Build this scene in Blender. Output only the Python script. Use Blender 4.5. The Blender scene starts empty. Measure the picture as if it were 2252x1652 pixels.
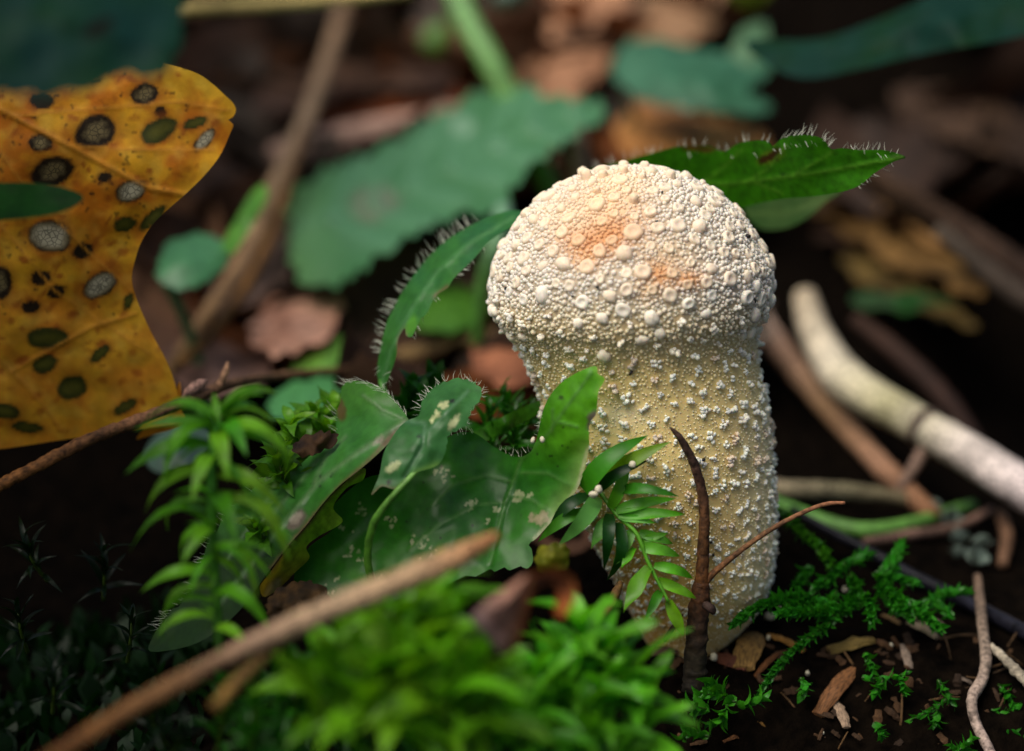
import bpy, math, random
import numpy as np
from mathutils import Vector, Matrix, noise
from mathutils.geometry import delaunay_2d_cdt

R = random.Random(7)
NR = np.random.RandomState(11)
SC = bpy.context.scene
COL = SC.collection
CM = 0.01

# ------------------------------------------------------------------ camera, sky, sun, exposure
FW, FH = 2252.0, 1652.0            # picture units used for laying the scene out
D0 = 40.0                          # cm from the lens to the reference plane
WID = 13.8                         # cm of forest floor across the frame at that plane
K = FW / WID                       # picture units per cm
PITCH = math.radians(22)
FWD = np.array([0, math.cos(PITCH), -math.sin(PITCH)])
UPV = np.array([0, math.sin(PITCH), math.cos(PITCH)])
RGT = np.array([1.0, 0, 0])
BU, BV, BD = 1522.0, 1398.0, 0.3   # the foot of the mushroom is the world origin

def rel(u, v, d):
    u = np.asarray(u, float); v = np.asarray(v, float); d = np.asarray(d, float)
    s = (D0 + d) / D0 / K
    return ((u - FW / 2) * s)[..., None] * RGT + ((FH / 2 - v) * s)[..., None] * UPV + (D0 + d)[..., None] * FWD
CAM = -rel(BU, BV, BD)             # cm
def P(u, v, d):                    # a point of the place, metres
    return (CAM + rel(u, v, d)) * CM
def UVD(p):                        # metres -> layout coordinates
    q = np.asarray(p) / CM - CAM
    dep = q @ FWD
    s = dep / D0 / K
    return q @ RGT / s + FW / 2, FH / 2 - q @ UPV / s, dep - D0

cam = bpy.data.cameras.new('camera')
cam.sensor_width = 36
cam.lens = 36 * D0 / WID
cam.clip_start = 0.005
cam.clip_end = 200
cam.dof.use_dof = True
cam.dof.focus_distance = (D0 - 1.6) * CM
cam.dof.aperture_fstop = cam.lens / 12.0
cam.dof.aperture_blades = 9
co = bpy.data.objects.new('camera', cam)
COL.objects.link(co)
co.location = Vector(CAM * CM)
co.rotation_euler = (math.radians(90) - PITCH, 0, 0)
SC.camera = co

SUN_EL, SUN_AZ = 62.0, -125.0        # high, from the left and a little behind the photographer
W = bpy.data.worlds.new('World'); SC.world = W; W.use_nodes = True
nt = W.node_tree
sky = nt.nodes.new('ShaderNodeTexSky'); sky.sky_type = 'NISHITA'; sky.sun_disc = False
sky.dust_density = 6; sky.ozone_density = .4; sky.air_density = 1
sky.sun_elevation = math.radians(SUN_EL); sky.sun_rotation = math.radians(SUN_AZ)
nt.links.new(sky.outputs[0], nt.nodes['Background'].inputs[0])
nt.nodes['Background'].inputs[1].default_value = 0.055
sl = bpy.data.lights.new('sun', 'SUN'); sl.energy = 1.5; sl.angle = math.radians(45); sl.color = (1, .95, .87)
so = bpy.data.objects.new('sun', sl); COL.objects.link(so)
_d = Vector((math.sin(math.radians(SUN_AZ)) * math.cos(math.radians(SUN_EL)), math.cos(math.radians(SUN_AZ)) * math.cos(math.radians(SUN_EL)), math.sin(math.radians(SUN_EL))))
so.rotation_euler = _d.to_track_quat('Z', 'Y').to_euler()
SC.view_settings.view_transform = 'Standard'
SC.view_settings.look = 'None'
SC.view_settings.gamma = 1
SC.view_settings.exposure = 0.92
SC.cycles.use_denoising = True
SC.cycles.max_bounces = 8
SC.cycles.transparent_max_bounces = 8

# ------------------------------------------------------------------ helpers
def c(r, g, b):
    def f(x):
        x /= 255.0
        return x / 12.92 if x <= .04045 else ((x + .055) / 1.055) ** 2.4
    return np.array([f(r), f(g), f(b)])

def tag(o, label=None, cat=None, group=None, kind=None):
    if label: o['label'] = label
    if cat: o['category'] = cat
    if group: o['group'] = group
    if kind: o['kind'] = kind
    return o

def thing(name, loc, label, cat, group=None):
    o = bpy.data.objects.new(name, None); COL.objects.link(o)
    o.location = Vector(loc); o.empty_display_size = .003
    return tag(o, label, cat, group)

def wloc(o):
    p = Vector((0, 0, 0))
    while o is not None:
        p = p + o.location; o = o.parent
    return np.array(p)

def mesh(name, V, F, mat, col=None, smooth=True):
    me = bpy.data.meshes.new(name)
    me.from_pydata(np.asarray(V).tolist(), [], [list(f) for f in F])
    if smooth:
        me.polygons.foreach_set('use_smooth', [True] * len(me.polygons))
    if col is not None:
        a = me.color_attributes.new('col', 'FLOAT_COLOR', 'POINT')
        cc = np.ones((len(V), 4)); col = np.asarray(col); cc[:, :col.shape[1]] = col
        a.data.foreach_set('color', cc.ravel())
    me.materials.append(mat)
    return me

def obj(name, V, F, mat, parent=None, col=None, smooth=True, origin=None):
    """V in world metres; becomes one mesh object (child of parent, or top-level with its origin on it)"""
    V = np.asarray(V, float)
    if parent is not None:
        org = wloc(parent)
    else:
        org = V[0] if origin is None else np.asarray(origin)
    o = bpy.data.objects.new(name, mesh(name, V - org, F, mat, col, smooth))
    COL.objects.link(o)
    if parent is not None: o.parent = parent
    else: o.location = Vector(org)
    return o

def catmull(pts, n=None, step=None, closed=False):
    pts = np.asarray(pts, float); N = len(pts)
    out = []
    segs = N if closed else N - 1
    for i in range(segs):
        if closed: a, b, cc, d = pts[(i - 1) % N], pts[i], pts[(i + 1) % N], pts[(i + 2) % N]
        else:
            b, cc = pts[i], pts[i + 1]
            a = pts[i - 1] if i > 0 else 2 * b - cc
            d = pts[i + 2] if i + 2 < N else 2 * cc - b
        m = n if n else max(1, int(round(np.linalg.norm((cc - b)[:2]) / step)))
        for k in range(m):
            t = k / m
            out.append(.5 * ((2 * b) + (-a + cc) * t + (2 * a - 5 * b + 4 * cc - d) * t * t + (-a + 3 * b - 3 * cc + d) * t ** 3))
    if not closed: out.append(pts[-1])
    return np.array(out)

def fbm(p, sc, oct=3):
    return sum(noise.noise(Vector(p) * (sc * 2 ** i)) / 2 ** i for i in range(oct))

def tube_vf(pts, rad, sides=8, rough=0.0, seed=0, caps=True, rf=40.0):
    """pts world metres, rad metres"""
    pts = np.asarray(pts, float); n = len(pts)
    V = []; F = []
    up = np.array([.13, .21, .97])
    for i in range(n):
        t = pts[min(i + 1, n - 1)] - pts[max(i - 1, 0)]; t /= np.linalg.norm(t) + 1e-12
        a = np.cross(t, up); a /= np.linalg.norm(a) + 1e-9; b = np.cross(t, a)
        for k in range(sides):
            th = 2 * math.pi * k / sides
            q = 1.0
            if rough:
                q += rough * noise.noise(Vector((math.cos(th) * 1.3 + seed, math.sin(th) * 1.3, i * rf / 100.0)))  + .5 * rough * noise.noise(Vector((math.cos(th) * 3 + seed, math.sin(th) * 3, i * rf / 30.0)))
            V.append(pts[i] + (a * math.cos(th) + b * math.sin(th)) * rad[i] * q)
    for i in range(n - 1):
        for k in range(sides):
            k2 = (k + 1) % sides
            F.append((i * sides + k, i * sides + k2, (i + 1) * sides + k2, (i + 1) * sides + k))
    if caps:
        F.append(tuple(range(sides))[::-1]); F.append(tuple((n - 1) * sides + k for k in range(sides)))
    return np.array(V), F

def stick_pts(ctrl, step=10):
    """ctrl: (u, v, d, halfwidth in picture units) -> world points and radii"""
    a = catmull(ctrl, step=step)
    pts = P(a[:, 0], a[:, 1], a[:, 2])
    rad = np.maximum(a[:, 3], .6) / K * (D0 + a[:, 2]) / D0 * CM
    return pts, rad, a

def stick(name, ctrl, mat, parent=None, sides=9, rough=.18, step=10, colf=None, base=None):
    pts, rad, a = stick_pts(ctrl, step)
    V, F = tube_vf(pts, rad, sides, rough, R.random() * 50)
    colr = None
    if base is not None:
        n = len(a); ts = np.repeat(np.linspace(0, 1, n), sides)
        base = np.atleast_2d(base)
        xs = np.linspace(0, 1, len(base))
        colr = np.stack([np.interp(ts, xs, base[:, j]) for j in range(3)], 1)
        nz = np.array([noise.noise(Vector((V[i] * 260).tolist())) for i in range(len(V))])
        colr = colr * (1 + .45 * nz)[:, None]
    return obj(name, V, F, mat, parent, colr)

# ------------------------------------------------------------------ materials
def newmat(name):
    m = bpy.data.materials.new(name); m.use_nodes = True
    t = m.node_tree
    b = t.nodes['Principled BSDF']
    return m, t, b

def add_bump(t, b, sc, strength, dist, det=6, kind='noise'):
    co_ = t.nodes.new('ShaderNodeTexCoord')
    n = t.nodes.new('ShaderNodeTexNoise') if kind == 'noise' else t.nodes.new('ShaderNodeTexVoronoi')
    n.inputs['Scale'].default_value = sc
    if kind == 'noise': n.inputs['Detail'].default_value = det
    bu = t.nodes.new('ShaderNodeBump'); bu.inputs['Strength'].default_value = strength; bu.inputs['Distance'].default_value = dist
    t.links.new(co_.outputs['Object'], n.inputs['Vector'])
    t.links.new(n.outputs[0], bu.inputs['Height'])
    t.links.new(bu.outputs[0], b.inputs['Normal'])
    return co_, n, bu

def mat_leaf(name, src='col', rough=.42, trans=.35, spec=.5, tint=(1.25, 1.15, .35), bump=.25, crackle=False, var=.35, vscale=900, bscale=1800):
    m, t, b = newmat(name)
    if src == 'col':
        a = t.nodes.new('ShaderNodeAttribute'); a.attribute_name = 'col'; colout = a.outputs['Color']
    else:
        a = t.nodes.new('ShaderNodeObjectInfo'); colout = a.outputs['Color']
    co_, n, bu = add_bump(t, b, bscale, bump, .0002)
    n2 = t.nodes.new('ShaderNodeTexNoise'); n2.inputs['Scale'].default_value = vscale; n2.inputs['Detail'].default_value = 5
    t.links.new(co_.outputs['Object'], n2.inputs['Vector'])
    mr = t.nodes.new('ShaderNodeMapRange'); mr.inputs[1].default_value = .3; mr.inputs[2].default_value = .7
    mr.inputs[3].default_value = 1 - var; mr.inputs[4].default_value = 1 + var
    t.links.new(n2.outputs[0], mr.inputs[0])
    mu = t.nodes.new('ShaderNodeMix'); mu.data_type = 'RGBA'; mu.blend_type = 'MULTIPLY'; mu.inputs[0].default_value = 1
    t.links.new(colout, mu.inputs[6]); t.links.new(mr.outputs[0], mu.inputs[7])
    cur = mu.outputs[2]
    if crackle:
        vo = t.nodes.new('ShaderNodeTexVoronoi'); vo.feature = 'DISTANCE_TO_EDGE'; vo.inputs['Scale'].default_value = 1500
        t.links.new(co_.outputs['Object'], vo.inputs['Vector'])
        m2 = t.nodes.new('ShaderNodeMapRange'); m2.inputs[1].default_value = .03; m2.inputs[2].default_value = .12
        m2.inputs[3].default_value = .35; m2.inputs[4].default_value = 1
        t.links.new(vo.outputs[0], m2.inputs[0])
        mix = t.nodes.new('ShaderNodeMix'); mix.data_type = 'RGBA'; mix.blend_type = 'MULTIPLY'
        t.links.new(a.outputs['Alpha'], mix.inputs[0]); t.links.new(cur, mix.inputs[6]); t.links.new(m2.outputs[0], mix.inputs[7])
        cur = mix.outputs[2]
    t.links.new(cur, b.inputs['Base Color'])
    b.inputs['Roughness'].default_value = rough
    b.inputs['Specular IOR Level'].default_value = spec
    if trans > 0:
        tr = t.nodes.new('ShaderNodeBsdfTranslucent')
        ti = t.nodes.new('ShaderNodeMix'); ti.data_type = 'RGBA'; ti.blend_type = 'MULTIPLY'; ti.inputs[0].default_value = 1
        ti.inputs[7].default_value = (*tint, 1); ti.clamp_result = False
        t.links.new(cur, ti.inputs[6]); t.links.new(ti.outputs[2], tr.inputs[0])
        ms = t.nodes.new('ShaderNodeMixShader'); ms.inputs[0].default_value = trans
        t.links.new(b.outputs[0], ms.inputs[1]); t.links.new(tr.outputs[0], ms.inputs[2])
        t.links.new(ms.outputs[0], t.nodes['Material Output'].inputs[0])
    return m

def mat_wood(name, rough=.75, spec=.3, bs=1400, src='col', coat=0, stretch=None):
    m, t, b = newmat(name)
    if src == 'col':
        a = t.nodes.new('ShaderNodeAttribute'); a.attribute_name = 'col'; colout = a.outputs['Color']
    else:
        a = t.nodes.new('ShaderNodeObjectInfo'); colout = a.outputs['Color']
    co_, n, bu = add_bump(t, b, bs, .6, .0003)
    if stretch:
        mp = t.nodes.new('ShaderNodeMapping'); mp.inputs['Scale'].default_value = stretch
        t.links.new(co_.outputs['Object'], mp.inputs[0]); t.links.new(mp.outputs[0], n.inputs['Vector'])
    mr = t.nodes.new('ShaderNodeMapRange'); mr.inputs[1].default_value = .3; mr.inputs[2].default_value = .7
    mr.inputs[3].default_value = .3; mr.inputs[4].default_value = 1.5
    t.links.new(n.outputs[0], mr.inputs[0])
    mu = t.nodes.new('ShaderNodeMix'); mu.data_type = 'RGBA'; mu.blend_type = 'MULTIPLY'; mu.inputs[0].default_value = 1
    t.links.new(colout, mu.inputs[6]); t.links.new(mr.outputs[0], mu.inputs[7])
    t.links.new(mu.outputs[2], b.inputs['Base Color'])
    b.inputs['Roughness'].default_value = rough; b.inputs['Specular IOR Level'].default_value = spec
    b.inputs['Coat Weight'].default_value = coat
    return m

def mat_flesh(name, src):
    m, t, b = newmat(name)
    if src == 'col':
        a = t.nodes.new('ShaderNodeAttribute'); a.attribute_name = 'col'
    else:
        a = t.nodes.new('ShaderNodeObjectInfo')
    t.links.new(a.outputs['Color'], b.inputs['Base Color'])
    b.inputs['Roughness'].default_value = .7; b.inputs['Specular IOR Level'].default_value = .12
    b.inputs['Subsurface Weight'].default_value = .35
    b.inputs['Subsurface Radius'].default_value = (1, .6, .3); b.inputs['Subsurface Scale'].default_value = .0008
    add_bump(t, b, 2600 if src == 'col' else 3, .25, .0002)
    return m

M_LEAF = mat_leaf('leaf_glossy', rough=.4, trans=.34, spec=.42, bump=.1, var=.16)
M_BGL = mat_leaf('leaf_sheen', rough=.48, trans=.25, spec=.75, bump=.1, var=.16)
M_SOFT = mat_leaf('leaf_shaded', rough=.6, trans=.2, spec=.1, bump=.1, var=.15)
M_LEAFM = mat_leaf('leaf_matte', rough=.5, trans=.42, spec=.22)
M_YEL = mat_leaf('leaf_yellow', rough=.6, trans=.3, spec=.25, tint=(1.1, .85, .3), crackle=True, var=.22, vscale=350)
M_DRY = mat_leaf('leaf_dry', rough=.75, trans=.12, spec=.25, tint=(1.1, .8, .5), bump=.6, var=.5, vscale=500)
M_MOSS = mat_leaf('moss_leaf', src='obj', rough=.38, trans=.42, spec=.35, tint=(1.2, 1.2, .35), var=.25, vscale=3, bscale=9, bump=.15)
M_MOSSC = mat_leaf('moss_carpet', src='col', rough=.5, trans=.35, spec=.35, tint=(1.1, 1.15, .4), var=.25)
M_LITTER = mat_leaf('litter_leaf', src='obj', rough=.7, trans=.12, spec=.3, tint=(1.1, .8, .5), bump=.5, var=.6, vscale=5, bscale=16)
M_WOOD = mat_wood('twig_bark')
M_CHIP = mat_wood('wood_chip', src='obj', bs=5, stretch=(9, 1.2, 9))
M_SHINY = mat_wood('shiny_stalk', rough=.35, spec=.2, bs=500)
M_STALK = mat_leaf('green_stalk', src='col', rough=.45, trans=0, spec=.4)
M_BODY = mat_flesh('puffball_skin', 'col')
M_WART = mat_flesh('puffball_wart', 'obj')
m_, t_, b_ = newmat('hair'); b_.inputs['Base Color'].default_value = (.7, .74, .6, 1); b_.inputs['Roughness'].default_value = .35
M_HAIR = m_
m_, t_, b_ = newmat('soil_grain_black'); b_.inputs['Base Color'].default_value = (.008, .007, .006, 1); b_.inputs['Roughness'].default_value = .6
M_BLACK = m_
m_, t_, b_ = newmat('pale_grain'); b_.inputs['Base Color'].default_value = (.62, .57, .42, 1); b_.inputs['Roughness'].default_value = .6
add_bump(t_, b_, 3000, .3, .0001)
M_GRAIN = m_
m_, t_, b_ = newmat('soil')
co_, n_, bu_ = add_bump(t_, b_, 420, 1.0, .0012, det=10)
r_ = t_.nodes.new('ShaderNodeValToRGB')
r_.color_ramp.elements[0].position = .3; r_.color_ramp.elements[0].color = (.001, .0008, .0006, 1)
r_.color_ramp.elements[1].position = .75; r_.color_ramp.elements[1].color = (.0065, .0042, .0026, 1)  # soil tone sunk far below real humus, missing shade put into the colour
t_.links.new(n_.outputs[0], r_.inputs[0]); t_.links.new(r_.outputs[0], b_.inputs['Base Color'])
b_.inputs['Roughness'].default_value = .9; b_.inputs['Specular IOR Level'].default_value = .02
M_SOIL = m_

# ------------------------------------------------------------------ ground
def sp(x, k=.6):
    return k * np.logaddexp(0, np.asarray(x, float) / k)
def ground_h(x, y):                # cm
    x = np.asarray(x, float); y = np.asarray(y, float)
    back = 40 * np.tanh((sp(y - 2.0) * .03 + sp(y - 14, 3) * .27) / 40)
    wr = 1 / (1 + np.exp(-(x + .4) / .5))
    fr = sp(-y - .95, .25)
    front = -(wr * 5 * np.tanh(.62 * fr / 5) + (1 - wr) * 4 * np.tanh(.35 * fr / 4))
    mound = 1.7 * np.exp(-((x + 3.5) / 2.2) ** 2 - ((y + 5.8) / 2.3) ** 2)
    left = -1.3 * (1 / (1 + np.exp((x + 7.3) / .8))) * np.exp(-(y / 9) ** 2)
    hollow = -2.2 * np.exp(-((x - 7.5) / 4) ** 2 - ((y - 10) / 6) ** 2)
    return back + front + mound + left + hollow
def ground_z(x, y):
    n = .22 * noise.noise(Vector((x * .9, y * .9, 3.1))) + .12 * noise.noise(Vector((x * 2.7, y * 2.7, 8.2))) + .05 * noise.noise(Vector((x * 7, y * 7, 1.2)))
    return float(ground_h(x, y)) + n
def on_ground(u, v, lift=0.0):
    """distance at which the sight line through (u, v) meets the forest floor"""
    ds = np.linspace(-14, 90, 521)
    q = CAM + rel(np.full(521, u), np.full(521, v), ds)
    below = q[:, 2] < ground_h(q[:, 0], q[:, 1]) + lift
    i = int(np.argmax(below)) if below.any() else 520
    return float(ds[i])

Ng = 300
tt = np.linspace(-1, 1, Ng)
gx = 2.0 * np.sinh(8 * tt); gy = 2.0 * np.sinh(8 * tt)
V = np.zeros((Ng * Ng, 3)); k = 0
for j in range(Ng):
    for i in range(Ng):
        x, y = gx[i], gy[j]
        V[k] = (x, y, ground_z(x, y) if abs(x) < 60 and abs(y) < 60 else float(ground_h(x, y))); k += 1
F = [(j * Ng + i, j * Ng + i + 1, (j + 1) * Ng + i + 1, (j + 1) * Ng + i) for j in range(Ng - 1) for i in range(Ng - 1)]
g = obj('ground', V * CM, F, M_SOIL, origin=(0, 0, 0))
tag(g, kind='structure')

# ------------------------------------------------------------------ sheets (leaves with a real, bent surface)
def seg_dist(U, Vv, line):
    best = np.full(U.shape, 1e9)
    for (a, b) in zip(line[:-1], line[1:]):
        ax, ay = a[0], a[1]; bx, by = b[0], b[1]
        L2 = (bx - ax) ** 2 + (by - ay) ** 2 + 1e-9
        t = np.clip(((U - ax) * (bx - ax) + (Vv - ay) * (by - ay)) / L2, 0, 1)
        best = np.minimum(best, np.hypot(U - ax - t * (bx - ax), Vv - ay - t * (by - ay)))
    return best

def inside(U, Vv, poly):
    res = np.zeros(U.shape, bool); n = len(poly)
    for i in range(n):
        x1, y1 = poly[i]; x2, y2 = poly[(i + 1) % n]
        cnd = ((y1 > Vv) != (y2 > Vv))
        with np.errstate(divide='ignore', invalid='ignore'):
            xi = (x2 - x1) * (Vv - y1) / (y2 - y1 + 1e-12) + x1
        res ^= cnd & (U < xi)
    return res

def rbf(pts):
    pts = np.asarray(pts, float); n = len(pts)
    def ph(r): return r * r * np.log(r + 1e-9)
    X = pts[:, :2] / 100; d = pts[:, 2]
    A = np.zeros((n + 3, n + 3))
    A[:n, :n] = ph(np.linalg.norm(X[:, None] - X[None], axis=2)) + np.eye(n) * .01
    A[:n, n] = 1; A[:n, n + 1:] = X; A[n, :n] = 1; A[n + 1:, :n] = X.T
    sol = np.linalg.solve(A + np.eye(n + 3) * 1e-9, np.concatenate([d, np.zeros(3)]))
    def f(u, v):
        q = np.stack([np.asarray(u, float), np.asarray(v, float)], -1) / 100
        r = np.linalg.norm(q[..., None, :] - X, axis=-1)
        return ph(r) @ sol[:n] + sol[n] + q @ sol[n + 1:]
    return f

def nz2(U, Vv, sc, seed=0.0, oct=2):
    return np.array([sum(noise.noise(Vector((a * sc * 2 ** i, b * sc * 2 ** i, seed + 3 * i))) / 2 ** i for i in range(oct)) for a, b in zip(U, Vv)])

def sheet(name, outline, dpts, mat, colf, parent=None, step=7, tooth=None, veins=(), ripple=(.03, 90), vamp=.02, vcol=None):
    poly = catmull(outline, step=step, closed=True)
    if tooth:
        per, amp, rng_ = tooth
        nx = np.roll(poly, -1, 0) - np.roll(poly, 1, 0); nx /= np.linalg.norm(nx, axis=1)[:, None] + 1e-9
        nor = np.stack([nx[:, 1], -nx[:, 0]], 1)
        area = .5 * np.sum(poly[:, 0] * np.roll(poly[:, 1], -1) - np.roll(poly[:, 0], -1) * poly[:, 1])
        if area < 0: nor = -nor
        s = np.concatenate([[0], np.cumsum(np.linalg.norm(np.diff(poly, axis=0), axis=1))])
        ph = s / per + .3 * np.sin(s / per * 1.7)
        saw = (ph % 1.0); saw = np.where(saw < .75, saw / .75, (1 - saw) / .25)
        n = len(poly); m = np.ones(n)
        if rng_ is not None:
            m = ((np.arange(n) / n >= rng_[0]) & (np.arange(n) / n <= rng_[1])).astype(float)
        poly = poly + nor * ((saw - .5) * amp * m)[:, None]
    lo = poly.min(0); hi = poly.max(0)
    gu, gv = np.meshgrid(np.arange(lo[0], hi[0], step), np.arange(lo[1], hi[1], step * .9))
    gu[::2] += step / 2
    U = gu.ravel() + NR.uniform(-.15, .15, gu.size) * step; Vv = gv.ravel() + NR.uniform(-.15, .15, gu.size) * step
    ins = inside(U, Vv, poly); U, Vv = U[ins], Vv[ins]
    dist = np.full(len(U), 1e9)
    for p in poly: dist = np.minimum(dist, (U - p[0]) ** 2 + (Vv - p[1]) ** 2)
    kp = dist > (.6 * step) ** 2; U, Vv = U[kp], Vv[kp]
    allp = [Vector((float(a), float(b))) for a, b in poly] + [Vector((float(a), float(b))) for a, b in zip(U, Vv)]
    n = len(poly)
    vs, _, fs, _, _, _ = delaunay_2d_cdt(allp, [(i, (i + 1) % n) for i in range(n)], [], 1, 1e-5)
    U = np.array([p.x for p in vs]); Vv = np.array([p.y for p in vs])
    f = rbf(dpts)
    d = f(U, Vv)
    sd = R.random() * 90
    if ripple: d = d + ripple[0] * nz2(U, Vv, 1.0 / ripple[1], sd)
    col = np.asarray(colf(U, Vv), float)
    for line, w, lift in veins:
        q = np.exp(-(seg_dist(U, Vv, line) / w) ** 2)
        d = d - lift * q
        if vcol is not None:
            col[:, :3] = col[:, :3] * (1 - .75 * q[:, None]) + vcol * (.75 * q[:, None])
    V = P(U, Vv, d)
    o = obj(name, V, fs, mat, parent, np.clip(col, 0, 1))
    return o, f

def pinnate(mid, n, ang, length, w, lift, side=(1, -1), t0=.12, t1=.9):
    """side veins leaving a midrib polyline"""
    m = catmull(mid, step=6); out = []
    for i in range(n):
        t = t0 + (t1 - t0) * i / max(1, n - 1)
        k = int(t * (len(m) - 2)); tg = m[k + 1] - m[k]; tg /= np.linalg.norm(tg) + 1e-9
        for s in side:
            pts = []
            for q in np.linspace(0, 1, 6):
                a = s * math.radians(ang * (1 - .35 * q))
                dv = np.array([tg[0] * math.cos(a) - tg[1] * math.sin(a), tg[0] * math.sin(a) + tg[1] * math.cos(a)])
                pts.append(m[k] + dv * q * length(t))
            out.append((pts, w, lift))
    return out

def plain(rgb, rgb2=None, sc=70, seed=1.0, amt=.35, extra=None):
    rgb = np.asarray(rgb); rgb2 = rgb * .75 if rgb2 is None else np.asarray(rgb2)
    def f(U, Vv):
        q = np.clip(.5 + 1.1 * nz2(U, Vv, 1.0 / sc, seed, 3), 0, 1)[:, None]
        col = rgb * (1 - q) + rgb2 * q
        if extra: col = extra(U, Vv, col)
        return col
    return f

def blotch(col, U, Vv, cu, cv, a, b, ang, rgb, soft=.25, amt=1.0, wob=.25, seed=0.0):
    th = math.radians(ang); du, dv = U - cu, Vv - cv
    x = (du * math.cos(th) + dv * math.sin(th)) / a; y = (-du * math.sin(th) + dv * math.cos(th)) / b
    r = np.hypot(x, y)
    near = r < 2.2
    if wob and near.any():
        r = r.copy()
        r[near] += wob * nz2(U[near], Vv[near], 1.6 / max(a, b), seed + cu, 2)
    m = np.clip((1 + soft / 2 - r) / soft, 0, 1) * amt
    col[:, :3] = col[:, :3] * (1 - m[:, None]) + np.asarray(rgb) * m[:, None]
    return m

def hairs(parent, lst, rad=.0028, name='hair_fringe'):
    """lst of (u, v, d, du, dv, dd): fine bent hairs, one mesh"""
    V = []; F = []
    for (u, v, d, du, dv, dd) in lst:
        bu, bv = R.uniform(-.25, .25) * dv, -R.uniform(-.25, .25) * du
        a = P(u, v, d); b = P(u + du * .5 + bu * .5, v + dv * .5 + bv * .5, d + dd * .5); e = P(u + du, v + dv, d + dd)
        v_, f_ = tube_vf([a, b, e], [rad * CM * 1.3, rad * CM, rad * CM * .35], 3, caps=False)
        k = len(V); V.extend(v_.tolist()); F.extend([tuple(i + k for i in q) for q in f_])
    o = obj(name, V, F, M_HAIR, parent)
    o['kind'] = 'stuff'
    return o

def fringe(line, f, n, ln, ang, spread=25, dd=-.15, jit=2, doff=0.0):
    """hairs standing on a polyline; ang = picture direction in degrees (0 = right, 90 = up)"""
    m = catmull(line, step=4); out = []
    for i in range(n):
        p = m[R.randrange(len(m))]
        L = R.uniform(.5, 1.15) * ln; a = math.radians(ang + R.uniform(-spread, spread))
        u, v = p[0] + R.uniform(-jit, jit), p[1] + R.uniform(-jit, jit)
        out.append((u, v, float(f(np.array([u]), np.array([v]))[0]) + doff, L * math.cos(a), -L * math.sin(a), R.uniform(-1, 1) * abs(dd)))
    return out

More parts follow.
